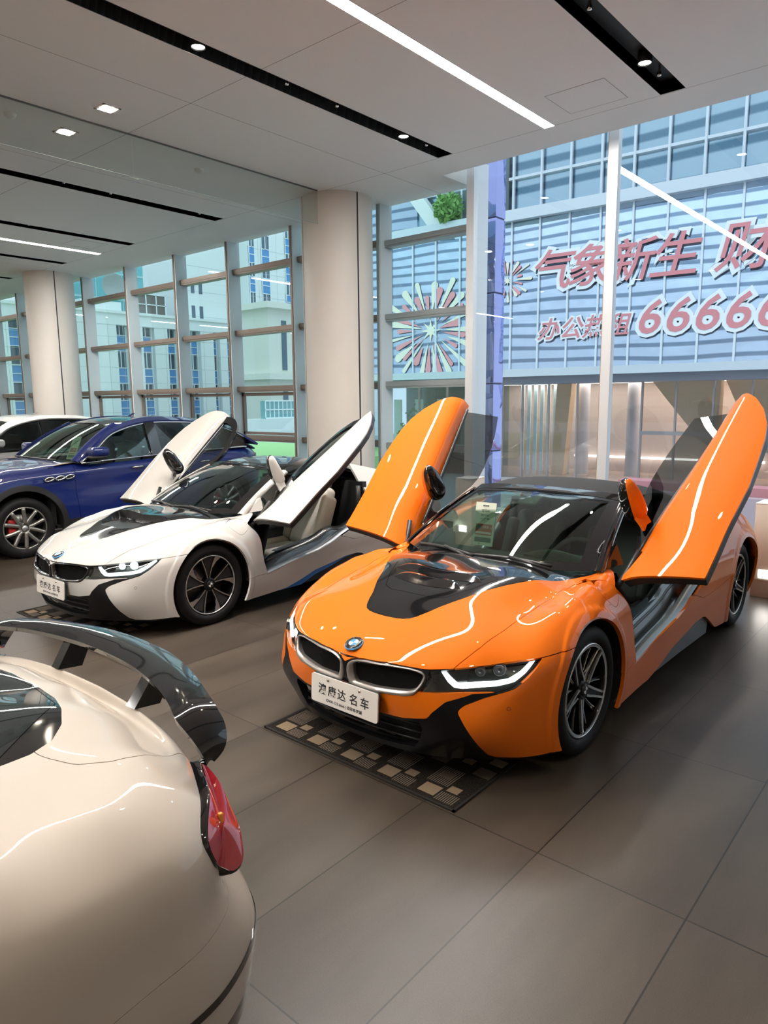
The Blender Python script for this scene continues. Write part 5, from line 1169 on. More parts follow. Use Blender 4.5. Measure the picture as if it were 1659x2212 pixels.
def gt_surface(ns=300, nt=40, nh=50):
    R = np.array(GTR); k = np.concatenate([[0], np.cumsum(np.linalg.norm(np.diff(R[:, 2, :2], axis=0), axis=1))]); w = np.linspace(0, 1, ns); s = k[-1]*(.5*w+.5*w*w)
    Cc = cubic(k, R, s); t = np.linspace(0, 1, nt); sk = cubic(np.array([0, .28, .5, .8, 1.]), Cc.transpose(1, 0, 2), t).transpose(1, 0, 2)
    pts = []
    for v, y, z in GTD: pts += [(v, y, z)]+([(-v, y, z)] if v else [])
    for r in R[:, 3]: pts += [tuple(r)]+([(-r[0], r[1], r[2])] if r[0] else [])
    pts = np.array(pts); H = tps_fit(pts[:, :2], pts[:, 2], 4e-4)
    t0 = sk[:, -1]; yc = np.interp(-t0[:, 1], [-1.13, -1.0, -.85, -.4, .5, 3.0, 3.55], [-1.11, -.95, -.75, -.3, .5, 2.8, 3.5])*-1
    q = np.linspace(0, 1, nh+1)[1:]; Xv = t0[:, None, 0]*(1-q); Yv = t0[:, None, 1]*(1-q)+yc[:, None]*q
    Z = H(np.stack([Xv, Yv], -1))+(t0[:, 2]-H(t0[:, :2]))[:, None]*np.exp(-q[None]*8)
    G = np.concatenate([sk, np.stack([Xv, Yv, Z], -1)], 1); jj = np.arange(G.shape[1]); band = np.exp(-((jj-(nt-1))/4.)**2)[None, :, None]
    wg = np.interp(-t0[:, 1], [-1.2, -1.0, -.9, 4], [.25, .35, .75, 1])[:, None, None]
    for it in range(26):
        A = G.copy(); A[:, 1:-1] = .5*(G[:, :-2]+G[:, 2:]); G = G+(A-G)*band*wg*.9; G[0, :, 0] = 0
    sh = Sheet(G.reshape(-1, 3), grid_tris(G.shape[0], G.shape[1], flip=True)); c = np.abs(sh.V[:, 0]) < 1e-6; sh.V[c, 0] = 0; sh.N[c, 0] = 0; sh.N /= np.maximum(np.linalg.norm(sh.N, axis=1, keepdims=True), 1e-9)
    return sh, H
# GT_BUILD
PEARL = mat('pearl white paint', (.54, .485, .425), .55, 0., spec=.25, coat=1.0, coat_rough=.02)
gt = empty('grand_tourer', (-2.24, 0, 0), 0, 'white grand tourer in the foreground with a black rear wing and red tail lamp', 'sports car')
def build_gt():
    S, H = gt_surface(); gloss = mat('piano black', (.008, .008, .009), .08, coat=1.0)
    S = S.clip(lambda V: np.where(V[:, 0] > .6, np.minimum(np.hypot(V[:, 1]+.12, V[:, 2]-.345)-.375, np.hypot(V[:, 1]+3.05-.35, V[:, 2]-.345)-.375), 1.))
    WIN = [(-1, .885), (0, .885), (.15, .872), (.26, .842), (.35, .80), (.42, .742), (.455, .675), (.466, .605), (.475, .35), (.475, .05), (-1, .05)]
    w, S = S.gap(lambda V: np.where(V[:, 2] > .9, poly_sdf(V[:, :2], smooth_poly(WIN, 1)), -1.), .0012)
    sheet('rear_window', both(w).flange(.008), mat('rear window glass', (.012, .016, .017), .03, .0, coat=1.0, spec=.9), gt)
    rim = S.clip(lambda V: np.where(V[:, 2] > .9, .010+poly_sdf(V[:, :2], WIN), -1.)); S = S.clip(lambda V: np.where(V[:, 2] > .9, -.010-poly_sdf(V[:, :2], WIN), 1.))
    sheet('window_seal', both(rim).flange(.006), gloss, gt)
    LID = [(-1, .70), (.47, .69), (.50, .70), (.57, .742), (.612, .815), (.618, .88), (.60, .96), (.605, 1.02), (.63, 1.06), (.66, 1.2), (-1, 1.4)]
    lid, S = S.gap(lambda V: np.where(V[:, 2] > .80, poly_sdf(V[:, :2], LID), -1.), .0016); sheet('boot_lid', both(lid).flange(.012), PEARL, gt)
    bl = lambda V: np.where(V[:, 1] > .25, .576+.03*(V[:, 1]-.6)-V[:, 2], -1.)
    bump, S = S.gap(bl, .0012)
    tr = lambda V: -np.abs(V[:, 2]-(.405+.02*np.clip(.95-V[:, 1], 0, 1)))+.012
    t, b2 = bump.cut(tr); sheet('bumper_trim', both(t.shifted(.003)).flange(.012), gloss, gt)
    low, b2 = b2.cut(lambda V: .30-V[:, 2]); sheet('rear_bumper', both(b2).flange(.012), PEARL, gt); sheet('rear_diffuser', both(low).flange(.012), mat('smoked diffuser', (.03, .03, .032), .15, coat=.8), gt)
    door, S = S.gap(lambda V: np.where((V[:, 0] > .7) & (V[:, 2] < .88), np.minimum(np.minimum(-.62-V[:, 1]-.25*np.clip(V[:, 2]-.4, 0, 1), V[:, 1]+1.95), V[:, 2]-.30), -1.), .002)
    sheet('body_shell', both(S).flange(.015), PEARL, gt); sheet('door', door.flange(.012), PEARL, gt); sheet('door', door.mirror().flange(.012), PEARL, gt)
    # tail lamps: bulging lenses on the rear corners
    T = np.array([(.665, 1.045, .883), (.725, 1.045, .862), (.795, 1.035, .81), (.855, 1.022, .752), (.885, .993, .706), (.885, .972, .700), (.872, .945, .718), (.887, .922, .748), (.887, .902, .803), (.775, .985, .868)])
    c = spline(T, 60, closed=True)[:-1]; cen = np.array([.83, .965, .80]); n = np.array([.66, .72, .12]); n /= np.linalg.norm(n)
    for s in (1, -1):
        tl = empty('tail_lamp'); tl.parent = gt; f = np.array([s, 1, 1])
        ring = [c*1.0+n*.004, cen+(c-cen)*1.06+n*.001, cen+(c-cen)*1.07-n*.025]; G = np.array(ring); G = np.concatenate([G, G[:, :1]], 1)*f
        m = MB(); m.grid(G, flip=(s < 0)); m.build('lamp_bezel', gloss, tl)
        G = np.array([cen+(c-cen)*k+n*(.006+.016*(1-k*k)) for k in (1., .93, .8, .6, .4, .2, .02)]); G = np.concatenate([G, G[:, :1]], 1)*f
        m = MB(); m.grid(G, flip=(s > 0)); m.build('lamp_lens', mat('red lamp lens', (.42, .02, .035), .06, coat=1.0, spec=.8), tl)
        m = MB(); m.sbox(tuple((cen+n*.0215+(c[46]-cen)*.35)*f), (.006, .006, .014), .004); m.build('reflector', mat('amber chip', (.8, .35, .05), .3), tl)
    # rear wing on two struts
    st = [(0, 1.13, 1.028, 1.275, 1.032), (.2, 1.117, 1.030, 1.258, 1.034), (.38, 1.078, 1.034, 1.210, 1.037), (.55, 1.025, 1.032, 1.150, 1.034), (.645, .990, 1.022, 1.117, 1.022), (.697, .998, .985, 1.108, .985), (.722, 1.015, .935, 1.085, .935), (.712, 1.030, .900, 1.055, .902)]
    P = np.array([(v, ly, lz, ty, tz) for v, ly, lz, ty, tz in st]); q = spline(P, 40); q = np.vstack([q[::-1]*np.array([-1, 1, 1, 1, 1]), q[1:]])
    G = np.array([[(r[0], r[1]*(1-t)+r[3]*t, r[2]*(1-t)+r[4]*t+.010*math.sin(math.pi*t)) for t in np.linspace(0, 1, 9)] for r in q]); m = MB(); m.slab(G, .018); m.build('rear_wing', gloss, gt)
    for s in (1, -1):
        m = MB(); m.prism([(.235*s, 1.065, .925), (.235*s, 1.155, .915), (.245*s, 1.215, 1.026), (.245*s, 1.13, 1.02)], (.05*s, 0, 0)); m.build('wing_strut', gloss, gt)
    # cabin
    G = []
    for t in np.linspace(0, 1, 24):
        y = .12-2.25*t; zt = .99+.375*math.sin(math.pi*min(1, t*.94+.03))**.75; hw = .46+.20*math.sin(math.pi*min(1, t*.8+.15))
        G.append([(hw*math.sin(a), y, .93+(zt-.93)*max(0, math.cos(a))**.45) for a in np.linspace(-math.pi/2, math.pi/2, 25)])
    m = MB(); m.grid(G); m.build('cabin_roof', PEARL, gt)
    for s in (1, -1):
        m = MB(); m.slab(np.array([[(s*(.80-.2*k), -.25-1.2*t, .90+.35*k*math.sin(math.pi*(.12+.76*t))) for k in np.linspace(0, 1, 5)] for t in np.linspace(0, 1, 9)])[:, ::(1 if s < 0 else -1)], .01); m.build('side_window', mat('rear window glass', (.012, .016, .017), .03, .0, coat=1.0, spec=.9), gt)
        for y in (-.12, -2.7): wheel(gt, .90, y, .345, 'multi', s)
        for y in (-.12, -2.7): m = MB(); m.lathe([(.372, .55*s), (.372, .90*s)], 'x', 32, (0, y, .345), -.1, math.pi+.1); m.lathe([(0, .55*s), (.376, .55*s)], 'x', 32, (0, y, .345)); m.build('wheel_well', mat('car interior black', (.013, .013, .014), .6), gt)
    m = MB(); m.box((-.75, -2.3, .16), (.75, .55, .28)); m.box((-.5, -3.4, .16), (.5, -2.3, .28)); m.box((-.6, .5, .2), (.6, 1.0, .6)); m.build('underbody', mat('car interior black', (.013, .013, .014), .6), gt)
build_gt()
# ---------------------------------------------------------------- floor mats and price cards
def mat_material():
    m = bpy.data.materials.new('woven mat'); m.use_nodes = True; nt = m.node_tree; b = nt.nodes['Principled BSDF']; b.inputs['Roughness'].default_value = .95; b.inputs['Specular IOR Level'].default_value = .1
    N = nt.nodes.new; L = nt.links.new
    tc = N('ShaderNodeTexCoord'); nz = N('ShaderNodeTexNoise'); nz.inputs['Scale'].default_value = 220; L(tc.outputs['Object'], nz.inputs['Vector'])
    r = N('ShaderNodeValToRGB'); r.color_ramp.elements[0].position = .45; r.color_ramp.elements[0].color = (.010, .008, .007, 1); r.color_ramp.elements[1].position = .75; r.color_ramp.elements[1].color = (.05, .04, .032, 1); L(nz.outputs[0], r.inputs[0]); L(r.outputs[0], b.inputs['Base Color'])
    bp = N('ShaderNodeBump'); bp.inputs['Strength'].default_value = .8; bp.inputs['Distance'].default_value = .004; L(nz.outputs[0], bp.inputs['Height']); L(bp.outputs[0], b.inputs['Normal']); return m
M_mat = mat_material(); M_sq = mat('tan mat square', (.27, .195, .125), .95, bump=(200, .8, .004), noise=(150, (.18, .13, .08))); M_dk = mat('brown mat square', (.085, .06, .04), .95, bump=(200, .8, .004)); M_ln = mat('mat stripe', (.17, .135, .10), .95)
def floor_mat(x, y, w, d, seed, lb, rz=0.):
    o = empty('floor_mat', (x, y, 0), rz, lb, 'mat', 'patterned floor mats'); rnd = random.Random(seed)
    R = []
    for cx in np.arange(.03, w-.12, .26):
        for k in range(9): R.append((cx+.13+k*.012, .03, cx+.135+k*.012, .105, 3))
        for k in range(11): R.append((cx+k*.012, .15, cx+.005+k*.012, .31, 3))
        for (dx, dy, s, k) in ((.02, .045, .085, 1), (.14, .12, .055, 1), (.03, .21, .06, 2), (.15, .33, .085, 2), (.04, .40, .055, 1), (.16, .47, .07, 1)):
            if dy+s < d-.02 and cx+dx+s*1.15 < w-.015: R.append((cx+dx, dy, cx+dx+s*1.15, dy+s, k))
    xs = sorted(set([.012, w-.012]+[round(q[i], 5) for q in R for i in (0, 2) if .012 < q[i] < w-.012])); ys = sorted(set([.012, d-.012]+[round(q[i], 5) for q in R for i in (1, 3) if .012 < q[i] < d-.012]))
    m = MB(); m.grid([[(xx, yy, .008) for yy in ys] for xx in xs]); ww = m.build('weave', [M_mat, M_sq, M_dk, M_ln], o)
    idx = []
    for i in range(len(xs)-1):
        for j in range(len(ys)-1):
            px, py = (xs[i]+xs[i+1])/2, (ys[j]+ys[j+1])/2; k = 0
            for q in R:
                if q[0] < px < q[2] and q[1] < py < q[3]: k = q[4]
            idx.append(k)
    ww.data.polygons.foreach_set('material_index', idx)
    m = MB()
    for q in ((0, 0, w, .012), (0, d-.012, w, d), (0, 0, .012, d), (w-.012, 0, w, d)): m.box((q[0], q[1], .0005), (q[2], q[3], .0095))
    m.build('binding', mat('mat binding', (.012, .010, .009), .9), o)
floor_mat(-3.045, 2.455, 1.34, .60, 1, 'dark patterned mat with tan squares under the nose of the orange car')
floor_mat(-6.56, 2.50, 1.34, .60, 2, 'dark patterned mat under the nose of the white winged coupe', .02)
def price_card(loc, rz, lean_, w, h, lb, price, sc=1.):
    o = empty('price_card', loc, rz, lb, 'sign', 'price cards behind windscreens'); o.rotation_euler = (lean_, 0, rz)
    Mp = mat('card paper', (.74, .78, .66), .6); Mr = mat('card red', (.55, .09, .05), .6); Mk = mat('card print', (.03, .03, .03), .6); Mg = mat('card grey', (.12, .16, .16), .5); Mw = mat('card white', (.85, .83, .78), .6)
    box('card', (-w/2, 0, 0), (w/2, .006, h), Mp, o)
    box('red_block', (-w*.40, -.001, h*.24), (w*.40, 0, h*.50), Mr, o); box('photo_block', (-w*.40, -.001, h*.08), (w*.40, 0, h*.19), Mg, o); box('white_strip', (-w*.38, -.0016, h*.27), (w*.38, -.001, h*.32), Mw, o); box('grey_block', (-w*.36, -.0016, h*.37), (-w*.14, -.001, h*.48), Mg, o)
    R = Matrix.Rotation(math.pi/2, 4, 'X')
    def tx(s, x, z, sz, m=Mk, k=.0002): text_mesh('card_print', s, sz, m, o, Matrix.Translation((x*w, -.0018, z*h)) @ R, .0003, k)
    tx(price, .10, .425, h*.085, Mw); tx('宝马i8', .0, .80, h*.075); tx('敞篷跑车', .0, .70, h*.05); tx('2018 · 1.5T · 混动', 0, .62, h*.032); tx('展厅精选', 0, .92, h*.04); tx('●', -.16, .04, h*.04, Mr); tx('万', .36, .41, h*.04, Mw)
    return o
price_card((-2.60, 4.06, .875), .05, -.20, .16, .30, 'green-tinted price card with a red block behind the orange car windscreen', '64.8')
# ---------------------------------------------------------------- tall cars parked at the left
SUVR = [[(-.95,0,.25),(-1.0,0,.5),(-1.0,0,.75),(-.90,0,.93)],
 [(-.90,.45,.25),(-.95,.45,.5),(-.95,.45,.75),(-.85,.44,.95)],
 [(-.70,.80,.25),(-.75,.83,.5),(-.74,.83,.78),(-.64,.77,.97)],
 [(-.45,.93,.27),(-.47,.955,.52),(-.46,.955,.80),(-.38,.90,1.01)],
 [(0,.945,.27),(0,.98,.55),(0,.975,.86),(0,.915,1.045)],
 [(.45,.93,.25),(.45,.968,.55),(.45,.962,.86),(.45,.915,1.075)],
 [(.85,.93,.22),(.85,.962,.5),(.85,.955,.86),(.85,.915,1.10)],
 [(1.8,.93,.22),(1.8,.962,.5),(1.8,.960,.86),(1.8,.925,1.13)],
 [(2.6,.945,.22),(2.6,.98,.55),(2.6,.985,.88),(2.6,.945,1.15)],
 [(3.0,.945,.3),(3.0,.99,.58),(3.0,.995,.90),(3.0,.945,1.16)],
 [(3.5,.88,.35),(3.5,.94,.6),(3.5,.945,.92),(3.45,.89,1.15)],
 [(3.78,.60,.38),(3.86,.66,.62),(3.87,.66,.92),(3.76,.62,1.14)],
 [(3.88,0,.38),(3.96,0,.62),(3.97,0,.92),(3.84,0,1.14)]]
SUVH = [(-.8,0,.99),(-.35,0,1.075),(.1,0,1.12),(.6,0,1.155),(.6,.55,1.135),(.1,.55,1.10),(-.4,.5,1.05),(-.05,.76,1.085),(.4,.78,1.105),(1.5,0,1.18),(1.5,.6,1.17),(2.5,0,1.2),(2.5,.6,1.19),(3.4,0,1.19),(3.4,.5,1.18)]
def suv_surface(ns=240, nt=34, nh=30):
    R = np.array(SUVR); k = np.concatenate([[0], np.cumsum(np.linalg.norm(np.diff(R[:, 2, :2], axis=0), axis=1))]); s = np.linspace(0, k[-1], ns)
    Cc = cubic(k, R, s); sk = cubic(np.array([0, .35, .72, 1.]), Cc.transpose(1, 0, 2), np.linspace(0, 1, nt)).transpose(1, 0, 2)
    pts = []
    for u, v, z in SUVH+[tuple(r) for r in R[:, 3]]: pts += [(u, v, z)]+([(u, -v, z)] if v else [])
    pts = np.array(pts); H = tps_fit(pts[:, :2], pts[:, 2], 4e-4); t0 = sk[:, -1]
    uc = np.interp(t0[:, 0], [-.9, -.64, -.38, .0, 3.4, 3.84], [-.88, -.5, -.25, .0, 3.3, 3.8]); q = np.linspace(0, 1, nh+1)[1:]
    U = t0[:, None, 0]*(1-q)+uc[:, None]*q; Vv = t0[:, None, 1]*(1-q); Z = H(np.stack([U, Vv], -1))+(t0[:, 2]-H(t0[:, :2]))[:, None]*np.exp(-q[None]*8)
    G = np.concatenate([sk, np.stack([U, Vv, Z], -1)], 1); jj = np.arange(G.shape[1]); band = np.exp(-((jj-(nt-1))/3.)**2)[None, :, None]
    for it in range(14): A = G.copy(); A[:, 1:-1] = .5*(G[:, :-2]+G[:, 2:]); G = G+(A-G)*band*.8; G[0, :, 1] = 0
    # side sculpting: crease above the vents and a hollow below it
    zc = .985+.035*np.clip(G[..., 0], -.5, 1.5); d = G[..., 2]-zc; out = .010*np.exp(-(d/.03)**2)-.018*np.exp(-((d+.22)/.12)**2); out *= (np.abs(G[..., 1]) > .85)*np.clip((G[..., 0]+.3)*3, 0, 1)
    G[..., 1] += out
    sh = Sheet(G[..., [1, 0, 2]].reshape(-1, 3), grid_tris(G.shape[0], G.shape[1])); c = np.abs(sh.V[:, 0]) < 1e-6; sh.V[c, 0] = 0; sh.N[c, 0] = 0; return sh
SUVS = suv_surface()
def suv_wheel(root, x, y, R, side, col):
    w = empty('wheel', (x*side, y, R)); w.parent = root; w.scale = (side, 1, 1); rr = .262; Mt = mat('tyre rubber'); Mg = mat('grey alloy %s' % col[0], col[1], .28, .8)
    MB().lathe([(rr, -.23), (rr+.03, -.25), (R-.03, -.25), (R, -.22), (R, -.03), (R-.02, .0), (R-.05, .012), (rr+.02, .010), (rr, -.006)], 'x', 72).build('tyre', Mt, w)
    MB().lathe([(rr, -.006), (rr-.01, .0), (rr-.016, -.01), (rr-.03, -.20), (.10, -.16), (0, -.16)], 'x', 72).build('rim', mat('dark barrel', (.05, .05, .05), .35, .6), w)
    MB().lathe([(rr-.001, -.002), (rr-.008, .003), (rr-.016, -.004)], 'x', 72).build('rim_lip', Mg, w)
    MB().lathe([(.19, -.11), (.19, -.09), (.05, -.09)], 'x', 48).build('brake_disc', mat('brake steel'), w)
    m = MB(); m.sbox((-.075, -.13, .02), (.035, .05, .10), .02); m.build('brake_caliper', mat('red caliper', (.45, .03, .03), .35), w)
    m = MB(); m.lathe([(.075, -.06), (.07, -.03), (.03, -.02), (0, -.02)], 'x', 32)
    for k in range(5):
        a = .31+2*math.pi*k/5
        for s in (-1, 1):
            P = [(-.03+.018*q, (.05+(rr-.062)*q)*math.sin(a+s*(.16+.17*math.sin(q*1.5))), (.05+(rr-.062)*q)*math.cos(a+s*(.16+.17*math.sin(q*1.5)))) for q in np.linspace(0, 1, 8)]
            m.tube(P, np.linspace(.024, .025, 8), 8)
    m.build('spoke', Mg, w); MB().lathe([(.036, -.02), (.034, -.008), (0, -.006)], 'x', 24).build('hub_cap', mat('silver cap', (.6, .6, .6), .25, .8), w)
    for k in range(5): a = .31+2*math.pi*(k+.5)/5; MB().lathe([(0, -.005), (.010, -.008), (.011, -.03)], 'x', 10, (-.005, .058*math.sin(a), .058*math.cos(a))).build('wheel_bolt', mat('bolt steel'), w)
def suv(label, loc, rz, PT):
    root = empty('parked_suv', loc, rz, label, 'car'); paint = PT['paint']; dark = mat('car interior black'); gloss = mat('piano black'); satin = mat('satin black plastic')
    S = SUVS
    for y0 in (0, 3.0): S = S.clip(lambda V: np.where(V[:, 0] > .6, np.hypot(V[:, 1]-y0, V[:, 2]-.365)-.465, 1.))
    # arch mouldings
    parts = []
    for y0 in (0, 3.0): mo, S = S.cut(lambda V: np.where(V[:, 0] > .6, .535-np.hypot(V[:, 1]-y0, V[:, 2]-.365), -1.)); parts.append(mo)
    hole = [(-1, .62), (0, .58), (.5, .64), (.80, .745), (.872, .80), (.885, 1.2), (.90, 2.6), (.88, 3.2), (.6, 3.74), (-1, 3.8)]
    S = S.clip(lambda V: np.where(V[:, 2] > 1.02, -poly_sdf(V[:, :2], hole), 1.))
    low, S = S.cut(lambda V: .42-V[:, 2])
    yz = lambda V: V[:, [1, 2]]
    d1, S = S.gap(lambda V: np.where(V[:, 0] > .7, poly_sdf(yz(V), [(.69, .40), (.655, .75), (.66, 1.0), (.73, 1.3), (1.80, 1.3), (1.80, .40)]), -1.), .0022)
    d2, S = S.gap(lambda V: np.where(V[:, 0] > .7, poly_sdf(yz(V), [(1.805, .40), (1.805, 1.3), (2.85, 1.3), (2.80, 1.0), (2.55, .78), (2.42, .40)]), -1.), .0022)
    bon, S = S.gap(lambda V: np.where((V[:, 2] > .9) & (V[:, 1] < .9), .80-np.abs(V[:, 0])-.10*np.clip(-V[:, 1], 0, 1), -1.), .002)
    sheet('bonnet', both(bon).flange(.012), paint, root); sheet('body_shell', both(S).flange(.02), paint, root); sheet('lower_cladding', both(low).flange(.02), satin, root)
    for s, f in ((1, lambda q: q), (-1, lambda q: q.mirror())):
        for q in parts: sheet('arch_moulding', f(q.shifted(.008)).flange(.04), satin, root)
        a = sheet('front_door', f(d1).flange(.015), paint, root); b = sheet('rear_door', f(d2).flange(.015), paint, root)
        for u, p in ((1.53, a), (2.62, b)): m = MB(); m.tube([(.955*s, u-.09, 1.005), (.985*s, u-.05, 1.012), (.985*s, u+.05, 1.016), (.955*s, u+.09, 1.018)], .014, 8); m.build('door_handle', PT['trim'], p)
        for y0 in (0, 3.0): m = MB(); m.lathe([(.468, .55*s), (.468, .95*s)], 'x', 32, (0, y0, .365), -.1, math.pi+.1); m.lathe([(0, .55*s), (.47, .55*s)], 'x', 32, (0, y0, .365)); m.build('wheel_well', dark, root)
        for y0 in (0, 3.0): suv_wheel(root, .935, y0, .372, s, PT['rim'])
        # glasshouse side: belt curve to roof curve
        ub = np.array([.75, 1.03, 1.22, 1.45, 1.73, 2.3, 2.8, 3.2, 3.5, 3.66]); zt = np.array([1.118, 1.30, 1.435, 1.52, 1.577, 1.590, 1.545, 1.44, 1.29, 1.19]); zb = np.array([1.112, 1.125, 1.132, 1.14, 1.15, 1.165, 1.175, 1.18, 1.185, 1.188])
        X = lambda z: .930-.20*np.clip((z-1.11)/.48, 0, 1.2)**1.1
        us = np.linspace(.75, 3.66, 50); T = cubic(ub, zt[:, None], us)[:, 0]; Bz = np.interp(us, ub, zb)
        W = np.array([[(s*X(z), u, z) for z in np.linspace(b_, t_, 7)] for u, b_, t_ in zip(us, Bz, T)])
        fl = slice(None) if s < 0 else slice(None, None, -1)
        def part(m0, m1, name, mt):
            sel = (us >= m0) & (us <= m1); m = MB(); m.slab(W[sel][:, fl], .005); return m.build(name, mt, root)
        part(.75, 1.80, 'side_window', PT['sideglass']); part(1.90, 2.80, 'side_window', PT['rearglass']); part(2.90, 3.45, 'quarter_window', PT['rearglass'])
        for m0, m1 in ((1.77, 1.93), (2.77, 2.93)):
            um = np.linspace(m0, m1, 4); m = MB(); m.slab(np.array([[(s*(X(z)+.004), u, z) for z in np.linspace(np.interp(u, us, Bz), np.interp(u, us, T), 7)] for u in um])[:, fl], .03); m.build('side_pillar', gloss, root)
        um = us[us <= 3.46]; P = [(s*(X(t_)+.010), u, t_) for u, t_ in zip(us, T) if u <= 3.46]; m = MB(); m.tube(P, .0125, 8); m.tube([(s*(X(b_)+.016), u, b_) for u, b_ in zip(us, Bz) if u <= 3.46], .0115, 8); m.build('window_trim', PT['trim'], root)
        # cant rail and pillars in body colour
        zr = T+np.interp(us, [.75, 1.1, 1.4, 1.8, 2.4, 3.0, 3.66], [.0, .02, .035, .05, .05, .03, .01])
        xr = np.interp(us, [.75, 1.1, 1.4, 1.8, 2.4, 3.0, 3.66], [.88, .775, .685, .61, .60, .60, .62])
        G = np.array([[(s*(X(t_)+.004), u, t_), (s*(X(t_)*.5+x_*.5), u, t_*.5+z_*.5+.002*(u > 1.2)), (s*x_, u, z_)] for u, t_, z_, x_ in zip(us, T, zr, xr)]); m = MB(); m.slab(G[:, fl], .03); m.build('roof_rail', paint, root)
        # mirror
        m = MB(); m.sbox((.99*s, .965, 1.25), (.105, .118, .062), .05); ms = m.build('mirror_shell', paint, root); m = MB(); m.sbox((.97*s, .95, 1.18), (.10, .10, .022), .02); m.tube([(.90*s, .90, 1.13), (.95*s, .93, 1.17)], .03, 8); m.build('mirror_foot', satin, root)
        m = MB(); m.prism([(.925*s, .70, 1.115), (.925*s, .98, 1.13), (.89*s, .98, 1.26)], (-.02*s, 0, 0)); m.build('mirror_triangle', gloss, root)
        if PT.get('vents'):
            for u, z in ((.315, .945), (.448, .951), (.572, .957)):
                m = MB(); e = [(.974*s, u+.058*math.cos(a)*(1 if math.cos(a) > 0 else .8)+.02*math.sin(a), z+.024*math.sin(a)) for a in np.linspace(0, 2*math.pi, 20)[:-1]]; m.tube(e, .010, 6, closed=True); v = m.build('side_vent', PT['trim'], root)
                m = MB(); m.prism([(p[0]-.012*s, p[1], p[2]) for p in e], (.008*s, 0, 0)); m.build('vent_mesh', dark, v)
        # lamps
        m = MB(); m.slab(np.array([[(s*(.56+.33*t), 3.87-.42*t*t, .985+dz*(.045+.05*t)) for dz in (-1, 0, 1)] for t in np.linspace(0, 1, 9)])[:, ::(1 if s < 0 else -1)], .03); m.build('tail_lamp', mat('red lamp lens'), root)
        m = MB(); m.slab(np.array([[(s*(.50+.34*t), -.90+.46*t*t, .80+dz*.05+.06*t) for dz in (-1, 0, 1)] for t in np.linspace(0, 1, 9)])[:, ::(1 if s > 0 else -1)], .03); m.build('headlight', mat('lamp glass', (.5, .55, .58), .08, .3, coat=1.), root)
    # windscreen, roof, rear screen
    sg = np.linspace(-1, 1, 25); a = np.abs(sg)
    B = np.c_[sg*.845, np.interp(a, [0, .5, .8, 1], [.50, .54, .61, .70]), 1.155-.035*a**2]; T2 = np.c_[sg*.62, np.interp(a, [0, .6, 1], [1.30, 1.33, 1.40]), 1.605-.035*a**2]
    Gw = np.array([B*(1-t)+T2*t+np.c_[0*sg, -.3+0*sg, .6+0*sg]*(.05*4*t*(1-t)) for t in np.linspace(0, 1, 10)]); m = MB(); m.slab(Gw[:, ::-1], .006); m.build('windscreen', PT['glass'], root)
    for i, s in ((0, -1), (-1, 1)):
        e = Gw[:, i]; m = MB(); Gp = np.array([[q+np.array([-.015*s, -.01, .008]), q+np.array([.02*s, 0, .008]), q+np.array([.05*s, .04, -.012])] for q in e]); m.slab(Gp[:, ::(1 if s > 0 else -1)], .03); m.build('windscreen_pillar', paint, root)
    ur = np.linspace(1.28, 3.66, 26); zr = cubic(np.array([1.28, 1.6, 2.08, 2.8, 3.3, 3.66]), np.array([1.608, 1.660, 1.672, 1.628, 1.46, 1.215])[:, None], ur)[:, 0]
    G = np.array([[(x, u+.10*(x/.62)**2*max(0, 1-(u-1.28)/.4), z-.05*(x/.63)**2) for x in np.linspace(-.64, .64, 17)] for u, z in zip(ur, zr)])
    k = int((ur < 3.05).sum()); m = MB(); m.slab(G[:k][:, ::-1], .03); m.build('roof', PT['roof'], root); m = MB(); m.slab(G[k-1:][:, ::-1], .02); m.build('rear_screen', PT['rearglass'], root)
    m = MB(); m.slab(np.array([[(x, y, z) for x in np.linspace(-.62, .62, 9)] for y, z in ((3.63, 1.228), (3.77, 1.165), (3.84, 1.12))])[:, ::-1], .02); m.build('tailgate', paint, root)
    m = MB(); m.prism([(-.012, 1.95, 1.665), (.012, 1.95, 1.665), (.006, 2.05, 1.72), (-.006, 2.05, 1.72)], (0, .05, 0)); m.build('antenna_fin', paint, root)
    # cabin
    m = MB(); m.box((-.86, .40, .30), (.86, 3.6, .34)); m.box((-.86, .36, .30), (.86, .42, 1.08)); m.box((-.7, -.85, .25), (.7, .4, .6)); m.build('floor_pan', dark, root)
    m = MB(); m.grid([[(x, y, z) for y, z in ((.45, 1.10), (.65, 1.12), (.85, 1.11), (.95, 1.02), (.9, .8))] for x in np.linspace(-.86, .86, 9)], flip=True); m.build('dashboard', PT['dash'], root)
    for x0, y0 in ((.38, 1.42), (-.38, 1.42), (.42, 2.35), (-.42, 2.35)):
        st = empty('seat', (x0, y0, .62)); st.parent = root; t = math.radians(16); R = np.array([[1, 0, 0], [0, math.cos(t), math.sin(t)], [0, -math.sin(t), math.cos(t)]])
        m = MB(); m.sbox((0, -.05, .02), (.25, .27, .10), .07); m.build('seat_cushion', PT['seat'], st); m = MB(); m.sbox((0, .27, .36), (.24, .09, .34), .08, R); m.build('seat_back', PT['seat'], st)
        m = MB(); m.sbox((0, .38, .80), (.135, .055, .095), .05, R); m.build('headrest', PT['seat'], st)
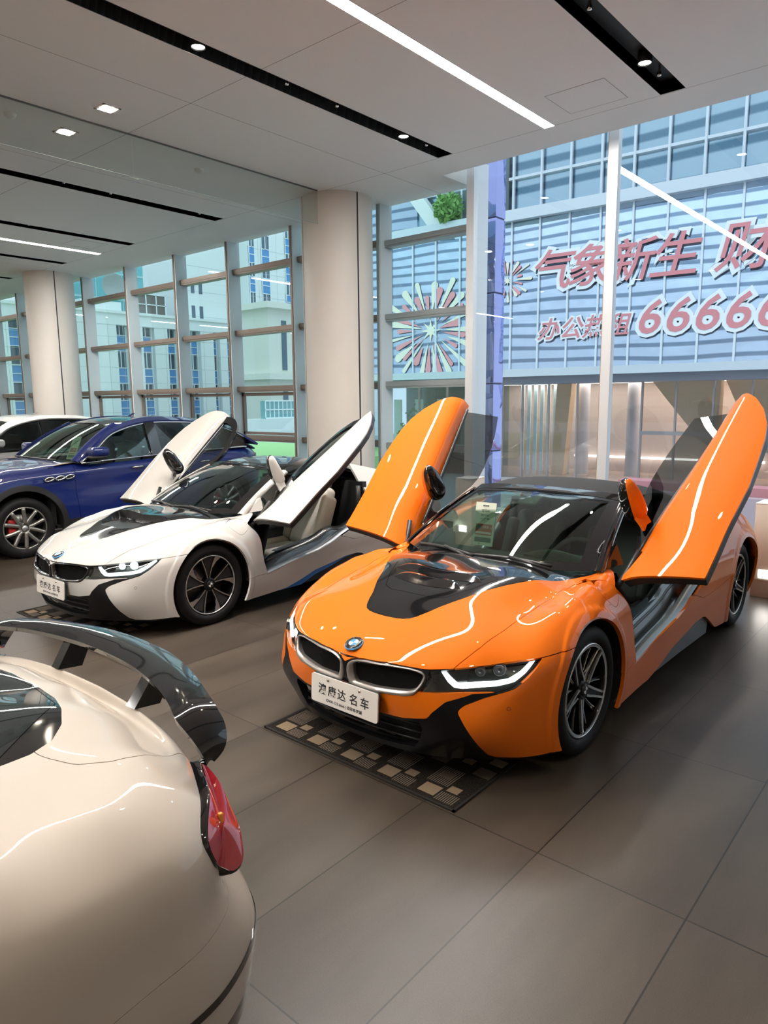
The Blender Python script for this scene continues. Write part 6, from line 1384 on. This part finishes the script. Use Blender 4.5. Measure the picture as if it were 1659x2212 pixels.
    sw = empty('steering_wheel', (.38, 1.02, 1.02)); sw.parent = root; sw.rotation_euler = (math.radians(65), 0, 0); m = MB(); m.tube([(.185*math.cos(a_), .185*math.sin(a_), 0) for a_ in np.linspace(0, 2*math.pi, 32)[:-1]], .015, 8, closed=True); m.build('rim', dark, sw); m = MB(); m.sbox((0, 0, 0), (.08, .06, .03), .025); m.box((-.17, -.012, -.01), (.17, .012, .005)); m.build('airbag_hub', dark, sw)
    m = MB(); m.sbox((0, 1.16, 1.50), (.12, .02, .035), .018); m.build('interior_mirror', satin, root)
    for x0, x1 in ((-.70, .05), (-.02, .62)): m = MB(); m.tube([(x, .52+.0*x-.03+.18*(abs(x)/.85)**2.2, 1.165-.03*(x/.85)**2) for x in np.linspace(x0, x1, 9)], .011, 6); m.build('wiper', satin, root)
    m = MB(); m.sbox((0, -.975, .68), (.42, .03, .14), .04); m.build('front_grille', gloss, root)
    return root
BLUE = mat('deep blue paint', (.003, .014, .125), .45, .0, spec=.3, coat=1.0, coat_rough=.02)
suv('deep blue SUV with chrome window trim and three side vents', (-9.755, 3.557, 0), 0, dict(paint=BLUE, trim=M_chrome, rim=('mid', (.34, .33, .31)), vents=True, sideglass=glass('side glass', (.62, .80, .80), 1.2), rearglass=glass('privacy glass', (.30, .34, .36), 1.2), glass=glass('windscreen glass suv', (.62, .74, .68), 1.3), roof=mat('black glass roof', (.012, .013, .015), .05, coat=1.0), seat=mat('brown grey leather', (.09, .075, .065), .6), dash=mat('tan dash', (.20, .12, .07), .5)))
suv('white SUV mostly hidden behind the deep blue one at the left edge', (-13.05, 3.56, 0), 0, dict(paint=mat('alpine white paint', (.72, .70, .67), .5, coat=1., spec=.3), trim=mat('piano black'), rim=('light', (.40, .40, .40)), vents=False, sideglass=glass('smoked side glass', (.34, .38, .38), 1.2), rearglass=glass('privacy glass', (.30, .34, .36), 1.2), glass=glass('smoked windscreen', (.40, .46, .44), 1.2), roof=mat('alpine white paint'), seat=mat('black leather suv', (.03, .028, .027), .5), dash=mat('black dash', (.02, .02, .02), .6)))
price_card((-9.35, 4.42, 1.13), .15, -.45, .17, .33, 'price card with a red block behind the deep blue SUV windscreen', '39.8')
